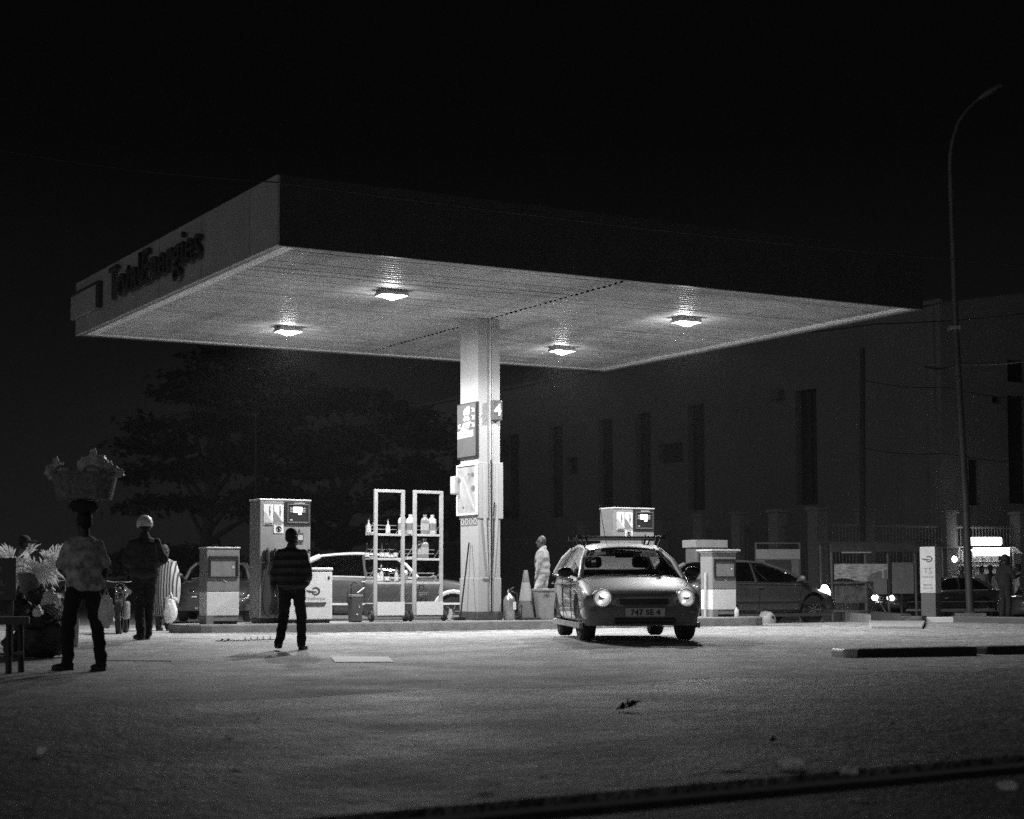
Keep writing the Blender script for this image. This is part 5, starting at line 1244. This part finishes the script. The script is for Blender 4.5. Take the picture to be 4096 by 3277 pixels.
# ================================================================== trees
def tree(label, base, tiers, trunk, seed, leaf=.42, dens=230, name='broadleaf_tree', spread=.8):
    rnd = random.Random(seed); t = thing(name, label, 'tree', tuple(base))
    mb = MB(); top = max(z for _, _, z, _, _ in tiers)
    stem = [Vector((0, 0, -.3)), Vector((trunk*.3, .1, top*.28)), Vector((trunk*.8, 0, top*.55)), Vector((trunk, 0, top*.9))]
    mb.tube(stem, [.32, .24, .15, .05], 9)
    for (x, y, z, rx, rz) in tiers:
        zb = z*.62; f = min(1, zb/(top*.9)); b = Vector((trunk*f*.95, 0, zb))
        mb.tube([b, Vector((x*.5 + b.x*.5, y*.5, z*.92)), Vector((x, y, z))], [.13, .08, .03], 6)
        for k in range(3): 
            a = rnd.uniform(0, 6.28); mb.tube([Vector((x*.5 + b.x*.5, y*.5, z*.92)), Vector((x + rx*.6*math.cos(a), y + rx*.6*math.sin(a), z + rz*.2))], [.05, .02], 5)
    mb.build('trunk', 'bark', t, smooth=60)
    mb = MB()
    for (x, y, z, rx, rz) in tiers:
        for c in range(int(7*rx)):
            a = rnd.uniform(0, 6.283); r = math.sqrt(rnd.random())*rx; cc = Vector((x + r*math.cos(a), y + r*math.sin(a)*spread, z + rnd.uniform(-.6, .6)*rz - .12*r))
            cr_ = rnd.uniform(.35, .8)
            for k in range(int(dens*cr_*.26)):
                p = cc + Vector((rnd.gauss(0, cr_*.7), rnd.gauss(0, cr_*.7), rnd.gauss(0, cr_*.22)))
                d = Vector((rnd.uniform(-1, 1), rnd.uniform(-1, 1), rnd.uniform(-.5, .4))).normalized(); s_ = d.orthogonal().normalized(); s_.rotate(Matrix.Rotation(rnd.uniform(0, 6.28), 3, d)) 
                l = leaf*rnd.uniform(.6, 1.3); w = l*.24
                mb.add([p, p + d*l*.5 + s_*w, p + d*l, p + d*l*.5 - s_*w], [(0, 1, 2, 3)])
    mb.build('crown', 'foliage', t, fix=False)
    return t
b1 = ond(800, 2340, 72); b1.z = -.1
tree('tall tiered tree with layered dark branches, standing behind the left cabinet', b1, [(-1.2, 0, 4.6, 1.8, .35), (2.4, .5, 4.9, 1.8, .4), (-1.8, .6, 5.9, 2.2, .35), (1.5, -.6, 6.2, 2.6, .4), (-2.3, -.3, 6.9, 1.5, .3), (3.2, .3, 7.0, 2.2, .4), (-.8, .4, 7.8, 2.2, .35), (2.2, -.4, 8.2, 2.4, .4), (.3, .2, 9.1, 2.0, .35), (2.4, .4, 9.8, 2.0, .4), (1.2, 0, 10.6, 1.5, .35), (-.3, .5, 9.9, .9, .3), (4.6, 0, 8.6, 1.7, .4), (4.8, .5, 6.0, 1.8, .4), (4.4, 0, 4.4, 1.6, .5)], .7, 5, dens=330)
b2 = ond(1350, 2340, 84); b2.z = -.1
tree('round crowned dark tree behind the fuel pump and racks', b2, [(-2.5, 0, 5.0, 2.4, .8), (1.5, .6, 5.2, 2.6, .9), (3.6, .2, 6.2, 2.0, .8), (-1.2, .3, 7.6, 2.6, .9), (2.0, -.4, 8.3, 2.6, .9), (.3, .5, 10.2, 2.2, .8), (3.2, .2, 9.3, 1.7, .7), (4.2, 0, 8.4, 1.2, .6), (-3.6, .2, 8.6, 1.8, .7), (0, 0, 3.6, 2.4, .8), (3.6, 0, 4.0, 1.8, .7)], .3, 11, dens=300)
b3 = ond(620, 2340, 66); b3.z = -.1
tree('low dark bushy tree between the helmeted man and the left cabinet', b3, [(-.6, 0, 1.9, 1.1, .6), (.6, .3, 2.3, 1.3, .6), (1.8, 0, 2.0, 1.2, .6), (.2, .2, 1.2, 1.4, .6), (2.6, 0, 1.3, 1.2, .5)], .2, 17, dens=330, name='bushy_tree')
b4 = ond(1800, 2340, 90); b4.z = -.1
tree('dark tree half hidden by the canopy column', b4, [(-1.5, 0, 4.2, 2.0, .8), (1.5, 0, 4.8, 2.2, .8), (0, .4, 6.6, 2.2, .8), (-2.0, 0, 7.4, 1.6, .6), (1.2, 0, 8.2, 1.6, .6), (0, 0, 2.6, 2.2, .8)], .2, 23, dens=260)

# ================================================================== poles and wires
pb = ond(3881, 2452, 47.5)
pts = [(3881, 2452), (3862, 2000), (3838, 1600), (3822, 1310), (3808, 900), (3800, 690), (3801, 620), (3810, 560), (3830, 495), (3866, 440), (3915, 395)]
wp = [ond(a, b, 47.5) for a, b in pts]
lp = thing('street_lamp', 'tall unlit street lamp with a curved arm at the right', 'street lamp', tuple(wp[0]))
mb = MB(); mb.tube([p - wp[0] for p in wp], [.105, .10, .095, .085, .07, .06, .055, .05, .045, .04, .035], 12); mb.build('post', 'post', lp, smooth=60)
e = ond(3920, 392, 47.5) - wp[0]
mb = MB(); mb.M = Matrix.Translation(e) @ Matrix.Rotation(-.55, 4, 'Y'); mb.ell((.35, 0, 0), (.42, .16, .09), 16, 8); mb.build('lamp_head', 'dark', lp, smooth=60)
c = ond(3823, 1312, 47.5) - wp[0]; mb = MB(); mb.box(c.x - .2, c.x + .12, -.12, .12, c.z - .05, c.z + .05); mb.build('clamp', 'mid', lp, bevel=.01)
mb = MB(); mb.lathe([(.17, -.1), (.17, .02), (.12, .06)], 14); mb.build('base_plate', 'dark', lp)
mb = MB(); mb.box(-.35, .35, -.3, .3, -.36, -.005); struct(mb.build('lamp_footing', 'concrete'))
bpy.data.objects['lamp_footing'].location = (wp[0].x, wp[0].y, wp[0].z)
def pole(px, y0, y1, d, r, label, arm=False):
    a, b = ond(px, y0, d), ond(px, y1, d); a.z = -.2
    t = thing('utility_pole', label, 'pole', tuple(a)); mb = MB(); mb.tube([Vector((0, 0, 0)), b - a], [r, r*.75], 10); mb.build('shaft', 'bark', t, smooth=60)
    if arm: mb = MB(); z = (b - a).z; mb.box((b - a).x - .6, (b - a).x + .6, -.14, -.08, z - .5, z - .38); mb.build('crossarm', 'bark', t)
    return t
pole(3450, 2400, 1392, 56.5, .11, 'dark wooden utility pole in front of the hall')
pole(1024, 2400, 1640, 62, .05, 'thin pale pole in front of the dark trees')
def wire(pts, label, r=.012):
    W_ = [ond(*p) for p in pts]; t = thing('overhead_wire', label, 'wire', tuple(W_[0]))
    P = []
    for i in range(len(W_)-1):
        for k in range(8):
            u = k/8; P.append(W_[i].lerp(W_[i+1], u) - W_[0] - Vector((0, 0, .10*math.sin(math.pi*u))))
    P.append(W_[-1] - W_[0]); mb = MB(); mb.tube(P, r, 5); mb.build('wire', 'black', t)
wire([(-300, 545, 26), (1106, 730, 26), (4400, 1090, 30)], 'long thin wire crossing the sky in front of the canopy', .010)
wire([(2900, 1345, 58), (3500, 1297, 54), (4300, 1228, 50)], 'uppermost wire running before the hall towards the lamp post', .02)
wire([(3450, 1520, 56), (3784, 1550, 54), (4200, 1600, 52)], 'wire from the middle of the utility pole to the right', .014)
wire([(3450, 1792, 56), (3784, 1814, 54), (4200, 1850, 52)], 'lowest wire from the utility pole to the right', .014)
wire([(3700, 1468, 53), (3842, 1457, 52), (4300, 1415, 50)], 'thick cable rising to the right behind the street lamp', .035)

# ================================================================== stalls, signs and boards at the right
p = atd(2783, 47.5); t = thing('old_cabinet', 'tall worn cabinet with an overhanging top behind the right cabinet', 'cabinet', tuple(p), TH)
mb = MB(); mb.box(.02, .96, 0, .5, 0, 1.98); mb.build('cabinet_body', 'mid', t, bevel=.02)
mb = MB(); mb.box(-.05, 1.05, -.06, .56, 1.985, 2.2); mb.build('overhanging_top', 'light', t, bevel=.02)
mb = MB(); mb.box(.1, .88, -.012, -.001, .9, 1.85); mb.build('door', 'dark', t)
p = atd(3024, 52); t = thing('display_board', 'large framed pale board with a dark panel behind the hatchback', 'board', tuple(p), .25); w = 1.40; zt = .9 + 167/134.6 - p.z
mb = MB()
for x in (0, w): mb.box(x - .025, x + .025, -.03, .03, 0, zt)
mb.box(.026, w - .026, -.02, .02, zt - .04, zt); mb.build('frame', 'steel', t)
mb = MB(); mb.box(.03, w - .03, -.06, -.031, .55, zt - .50); mb.build('board', 'mid', t, bevel=.01)
mb = MB(); mb.box(.0, w, -.068, -.031, zt - .495, zt - .20); mb.build('header_band', 'light', t, bevel=.01)
mb = MB(); mb.box(.26, w - .30, -.074, -.0615, .95, zt - .52); mb.build('inner_panel', 'dark', t)
p = atd(3330, 50.5); t = thing('market_stall', 'rickety wooden stall hung with pale patterned boards', 'stall', tuple(p), .15); zt = .9 + 165/138.6 - p.z
mb = MB()
for x, y in ((0, 0), (1.02, .0), (1.72, .05), (2.55, .05), (0.05, 1.1), (2.5, 1.1)): mb.tube([(x, y, 0), (x - .03, y, zt - .02)], .038, 7)
mb.build('post', 'wood', t)
mb = MB(); mb.box(-.06, 2.65, -.08, -.045, zt - .26, zt); mb.box(-.1, 2.7, -.1, 1.2, zt + .002, zt + .03); mb.build('roof_board', 'darkwood', t)
mb = MB(); mb.box(.25, 1.15, -.1, -.082, zt - .30, zt - .265); mb.build('batten', 'light', t)
mb = MB(); n = 10
mb.grid([[(.04 + 1.62*i/n, -.045 + .02*math.sin(i*1.9), z + (.05*math.sin(i*.9) if z < 1.4 else 0)) for i in range(n+1)] for z in (1.22, 1.45, 1.68)]); mb.build('printed_cloth', 'board', t, smooth=50, fix=False)
mb = MB(); mb.prism([(.98, 1.18), (1.10, 1.36), (1.35, 1.46), (1.62, 1.52), (1.62, .80), (1.22, .80), (1.22, 1.16)], -.06, -.05); mb.build('hanging_sheet', 'mid', t)
mb = MB(); mb.box(1.80, 2.45, -.0, .02, .82, 1.72); mb.build('back_panel', 'mid', t)
mb = MB()
for z in (1.12, .56, .30): mb.box(.04, 1.0, -.05, -.03, z, z + .05)
mb.build('rail', 'wood', t)
mb = MB(); mb.box(.06, .98, -.02, .0, .62, 1.05); mb.build('patterned_board', mat('patterned_board', .12, .7, var=.9, scale=4.5), t)
mb = MB(); mb.bar((1.08, -.04, 1.1), (1.65, -.3, 0), .03); mb.build('prop', 'wood', t)
# sign pillar
p = isl(3682, -.1); p.z = onz(3740, 2462, 0).z
g = atd(3682, p.y); t = thing('sign_pillar', 'pale totem sign pillar with a dark swirl emblem and dark foot', 'sign', (p.x, p.y, .1), -.62)
w, d = .39, .38; zt = 1.70; zm = HC - 36/160. - .1 + .0
mb = MB(); mb.box(0, w, 0, d, zm, zt); mb.build('upper_panel', 'light', t, bevel=.01)
mb = MB(); mb.box(.012, w - .012, .012, d - .012, 0, zm - .002); mb.build('foot', 'dark', t)
swirl('emblem', .23, 1.40, .125, -.004, 'dark', t)
text('sign_text', 'T5', .2, .003, 'mid', t, Matrix.Translation((.2, -.003, 1.05)))
text('sign_text', 'TotalEnergies', .058, .003, 'mid', t, Matrix.Translation((.195, -.003, .95)))
for z, s_ in ((.76, 'Bienvenue'), (.68, 'Ouvert 24h')): text('sign_text', s_, .055, .003, 'mid', t, Matrix.Translation((.195, -.003, z)))
mb = MB(); mb.box(-.15, .95, -.35, .5, -.26, .0); bo = struct(mb.build('sign_footing', 'white', bevel=.03)); bo.location = (p.x, p.y, .10); bo.rotation_euler = (0, 0, -.1)

# kerb stones and painted blocks
def kerbstone(label, a, b, hgt, dep, m, rough=.02, group=None, cap=None):
    A, B = a.copy(), b.copy(); d = B - A; L = d.length; t = thing('kerb_stone', label, 'kerb stone', (A.x, A.y, A.z), math.atan2(d.y, d.x), group)
    mb = MB(); mb.box(0 if not cap else .22, L, 0, dep, -.1, hgt); mb.build('stone', m, t, bevel=.03)
    if cap: mb = MB(); mb.box(0, .217, 0, dep, -.1, hgt); mb.build('painted_end', cap, t, bevel=.03)
    return t
kerbstone('long low kerb stone with a white painted end in the right foreground', ground(3376, 2632), ground(3912, 2624), .105, .30, 'rubber', cap='white')
kerbstone('second low dark kerb stone running out of the picture at the right', ground(3952, 2620), ground(4300, 2612), .105, .30, 'rubber')
def kp(px, py): return ground(px, py)
kerbstone('dark kerb block just right of the hatchback headlight', kp(3250, 2482), kp(3378, 2484), .24, .3, 'dark')
kerbstone('white painted kerb block in front of the wooden stall', kp(3380, 2486), kp(3480, 2487), .28, .3, 'light')
kerbstone('dark half of the kerb block beside the white painted one', kp(3482, 2487), kp(3598, 2489), .28, .3, 'dark')
kerbstone('dark rough kerb block before the saloon wheel', kp(3600, 2490), kp(3690, 2491), .16, .3, 'bagdark')
kerbstone('long dark kerb block at the foot of the street lamp', kp(3800, 2490), kp(4250, 2500), .16, .3, 'dark')
mb = MB(); q4 = [ground(3485, 2516), ground(3690, 2517), ground(3700, 2493), ground(3475, 2493)]
mb.prism([(v.x, v.y) for v in q4], -.2, .03, 'Z'); struct(mb.build('paving_slab', 'light', bevel=.01))
p = ground(3066, 2494); t = thing('bollard', 'pale rounded concrete bollard with a dark hole before the hatchback wheel', 'bollard', tuple(p))
mb = MB(); mb.lathe([(.235, 0), (.235, .07), (.21, .18), (.13, .27), (.001, .30)], 20); mb.build('dome', 'light', t, smooth=50)
mb = MB(); mb.ell((.12, -.19, .16), (.03, .03, .035)); mb.build('hole', 'black', t)
p = isl(2946, -.55); t = thing('water_bottle', 'small pale bottle at the right end of the island', 'bottle', tuple(p)); mb = MB(); mb.lathe([(.05, 0), (.055, .02), (.05, .16), (.02, .19), (.02, .22)], 12); mb.build('bottle_body', 'plastic', t, smooth=50)

# lit food stall
p = atd(3765, 59); t = thing('food_stall', 'food stall with a bright awning strip and a lit sign box on its roof', 'stall', tuple(p), .05); s_ = 7000/59.
def X(px): return (px - 3765)/s_
def Z(py): return .9 + (2335 - py)/s_ - p.z
mb = MB()
for x in (X(3770), X(3900), X(4060)):
    for y in (0, 1.6): mb.box(x - .025, x + .025, y - .025, y + .025, 0, Z(2190))
mb.build('post', 'steel', t)
mb = MB(); mb.grid([[(X(3763), -.3, Z(2194)), (X(4055), -.3, Z(2190)), (X(4090), -.3, Z(2218))], [(X(3763), 1.7, Z(2180)), (X(4055), 1.7, Z(2178)), (X(4090), 1.7, Z(2205))]]); mb.build('awning', 'white', t, fix=False)
mb = MB(); mb.box(X(3885), X(4030), -.36, -.31, Z(2224), Z(2193)); mb.build('lit_fascia', 'lightbox', t)
mb = MB(); mb.box(X(3882), X(4024), .2, .5, Z(2181), Z(2149)); mb.build('sign_box', 'lightbox', t, bevel=.05)
mb = MB(); mb.box(X(3890), X(4035), -.2, .6, Z(2189), Z(2184)); mb.build('sign_bracket', 'dark', t)
mb = MB(); mb.box(X(3770), X(4060), 1.55, 1.6, .0, Z(2195)); mb.build('back_wall', 'white', t)
mb = MB()
for zy in (2243, 2262): mb.box(X(3800), X(4055), 1.2, 1.54, Z(zy) - .02, Z(zy))
mb.build('shelf', 'white', t)
mb = MB(); mb.box(X(3775), X(4055), .0, .5, .0, .95); mb.build('counter', 'dark', t)
mb = MB(); mb.tube([(X(3905), .6, Z(2200)), (X(4025), .6, Z(2200))], .02, 8); mb.build('fluorescent_tube', 'tube', t)
for k in range(14):
    x = X(3815) + k*.135; mb = MB(); hh = random.uniform(.08, .16); mb.lathe([(.03, 0), (.032, hh*.6), (.012, hh*.75), (.012, hh)], 8, (x, 1.35, Z(2243))); b = mb.build('goods', 'plasticmid' if k % 2 else 'plastic', t)
q = ond(3818, 2237, 56); t = thing('hanging_bulb', 'bare glowing bulb hanging left of the street lamp', 'lamp', tuple(q))
mb = MB(); mb.ell((0, 0, 0), (.075, .075, .09)); mb.build('bulb', 'bulb', t, smooth=60)
mb = MB(); mb.tube([(0, 0, .09), (0, 0, .16)], .03); mb.build('socket', 'black', t)
mb = MB(); mb.tube([(0, 0, .15), (-.1, .3, .45), (-.5, 1.5, .62)], .008); mb.build('flex', 'black', t)
q = ond(3820, 2275, 56.3); t = thing('lamp_stand', 'pale stand under the hanging bulb', 'stand', (q.x, q.y, gz(q.x, q.y)))
mb = MB(); mb.lathe([(.14, 0), (.13, .9), (.16, 1.0), (.1, 1.35)], 12); mb.build('stand', 'light', t, smooth=50)

# ================================================================== ground marks and litter
def patch(name, pts, m, z=.014, nx=6, ny=2):
    a, b, c, d = [ground(*q) for q in pts]; mb = MB(); rows = []
    for j in range(ny+1):
        row = []
        for i in range(nx+1):
            e0 = a.lerp(b, i/nx); e1 = d.lerp(c, i/nx); q = e0.lerp(e1, j/ny); row.append((q.x, q.y, gz(q.x, q.y) + z))
        rows.append(row)
    mb.grid(rows); return struct(mb.build(name, m, fix=False))
patch('road_marking', [(1340, 2653), (1578, 2652), (1552, 2631), (1322, 2630)], 'paint')
patch('road_marking', [(420, 2646), (690, 2648), (680, 2636), (430, 2634)], mat('worn_paint', .36, .8, var=.4, scale=18, dirt=.6))
def litter(label, px, py, w, h, m, z=.02, rz=0., name='litter', cat='litter', seed=0):
    p = ground(px, py); t = thing(name, label, cat, (p.x, p.y, p.z + .008), rz)
    from mathutils import noise
    n = 8; mb = MB(); rows = []; bright = m == 'paper'
    for j in range(n+1):
        row = []
        for i in range(n+1):
            u, v = 2*i/n - 1, 2*j/n - 1; k = 1 - .3*abs(noise.noise(Vector((u*2 + seed, v*2, 1))))
            r = max(abs(u), abs(v)); l = math.hypot(u, v) or 1; q = r/l*k; cr = noise.noise(Vector((u*1.7 + seed, v*1.7, seed*1.3)))
            zz = (z*(1.1 + v + .5*cr) if bright else z*abs(cr)*2*(1.2 - r) + z*.35*(1 + u)*r) + .004
            row.append((u*q*w/2, v*q*h/2*(.6 if bright else 1), max(.003, zz)))
        rows.append(row)
    mb.grid(rows); o = mb.build('sheet', m, t, smooth=60, fix=False)
    return t
litter('dark dry curled leaf lying in the middle of the asphalt', 2512, 2846, .20, .14, 'bagdark', .075, .3, 'fallen_leaf', 'leaf', 1)
litter('small dark leaf right of the big curled leaf', 3098, 2972, .08, .08, 'bagdark', .02, .8, 'fallen_leaf', 'leaf', 2)
litter('tiny dark leaf farthest right on the asphalt', 3566, 2911, .05, .05, 'bagdark', .02, 0, 'fallen_leaf', 'leaf', 3)
litter('dark scrap left of the bright litter on the asphalt', 1026, 2890, .05, .06, 'bagdark', .02, 0, 'fallen_leaf', 'leaf', 4)
for i, (px, py, w, h, lab) in enumerate(((926, 2949, .055, .07, 'small white paper scrap below the banded man\'s shadow'), (950, 3073, .042, .06, 'small white paper scrap nearest the front left of centre'), (166, 3026, .055, .05, 'faint paper scrap alone at the lower left'), (1938, 3164, .07, .09, 'crumpled paper just above the road edge, at bottom centre'), (1985, 3126, .025, .04, 'tiny pale scrap behind the crumpled paper at bottom centre'),
                                        (2162, 3097, .04, .05, 'round pale scrap right of the crumpled paper'), (2917, 3076, .13, .06, 'long flat paper strip, left one of a pair near the road edge'), (3164, 3076, .14, .05, 'long flat paper strip, right one of a pair near the road edge'), (3397, 3112, .08, .08, 'pale crumpled paper lying across the road edge'), (4029, 3172, .09, .06, 'torn white paper at the lower right on the road'),
                                        (1166, 2521, .09, .1, 'white paper ball at the foot of the island behind the banded man'), (1389, 2523, .09, .08, 'white scrap at the foot of the island before the racks'), (2898, 2503, .12, .1, 'pale scrap at the foot of the island before the right cabinet'), (2190, 2583, .05, .05, 'scrap on the forecourt left of the taxi front wheel'))):
    litter(lab, px, py, w*1.1, h, 'paper', .018, .35*math.sin(i*2.1), 'paper_scrap', 'litter', 5 + i)
# row of pale lumps on a broken strip
a, b = ground(866, 2568), ground(1110, 2568); d = b - a
t = thing('spike_strip', 'thin broken strip with a row of pale lumps on the forecourt', 'strip', (a.x, a.y, a.z + .008), math.atan2(d.y, d.x))
mb = MB(); mb.box(0, d.length, -.03, .03, 0, .014); mb.build('strip', 'dark', t, bevel=.004)
for k, x in enumerate((.1, .2, .46, .55, .66, .76, .87)):
    mb = MB(); hl = .05 if k > 1 else .025; mb.grid([[(x*d.length + .034*math.sin(a)*(1 - .5*v), .015 - .03*math.cos(a)*(1 - .5*v), .012 + hl*v) for a in [-1.4 + .35*i for i in range(9)]] for v in (0, .4, .8, 1)]); mb.build('lump', 'paper' if k > 1 else 'mid', t, smooth=60, fix=False)

# ================================================================== thin night haze in the air
mb = MB(); mb.box(-75, 75, -25, 125, -1.3, 17)
hz_ = mb.build('haze', [])
m = bpy.data.materials.new('haze_air'); m.use_nodes = True; t = m.node_tree; t.nodes.remove(t.nodes['Principled BSDF'])
pv = t.nodes.new('ShaderNodeVolumePrincipled'); pv.inputs['Density'].default_value = HAZE; pv.inputs['Anisotropy'].default_value = .35; pv.inputs['Color'].default_value = (.9, .9, .9, 1)
t.links.new(pv.outputs[0], t.nodes['Material Output'].inputs['Volume']); hz_.data.materials.append(m); struct(hz_, 'stuff')
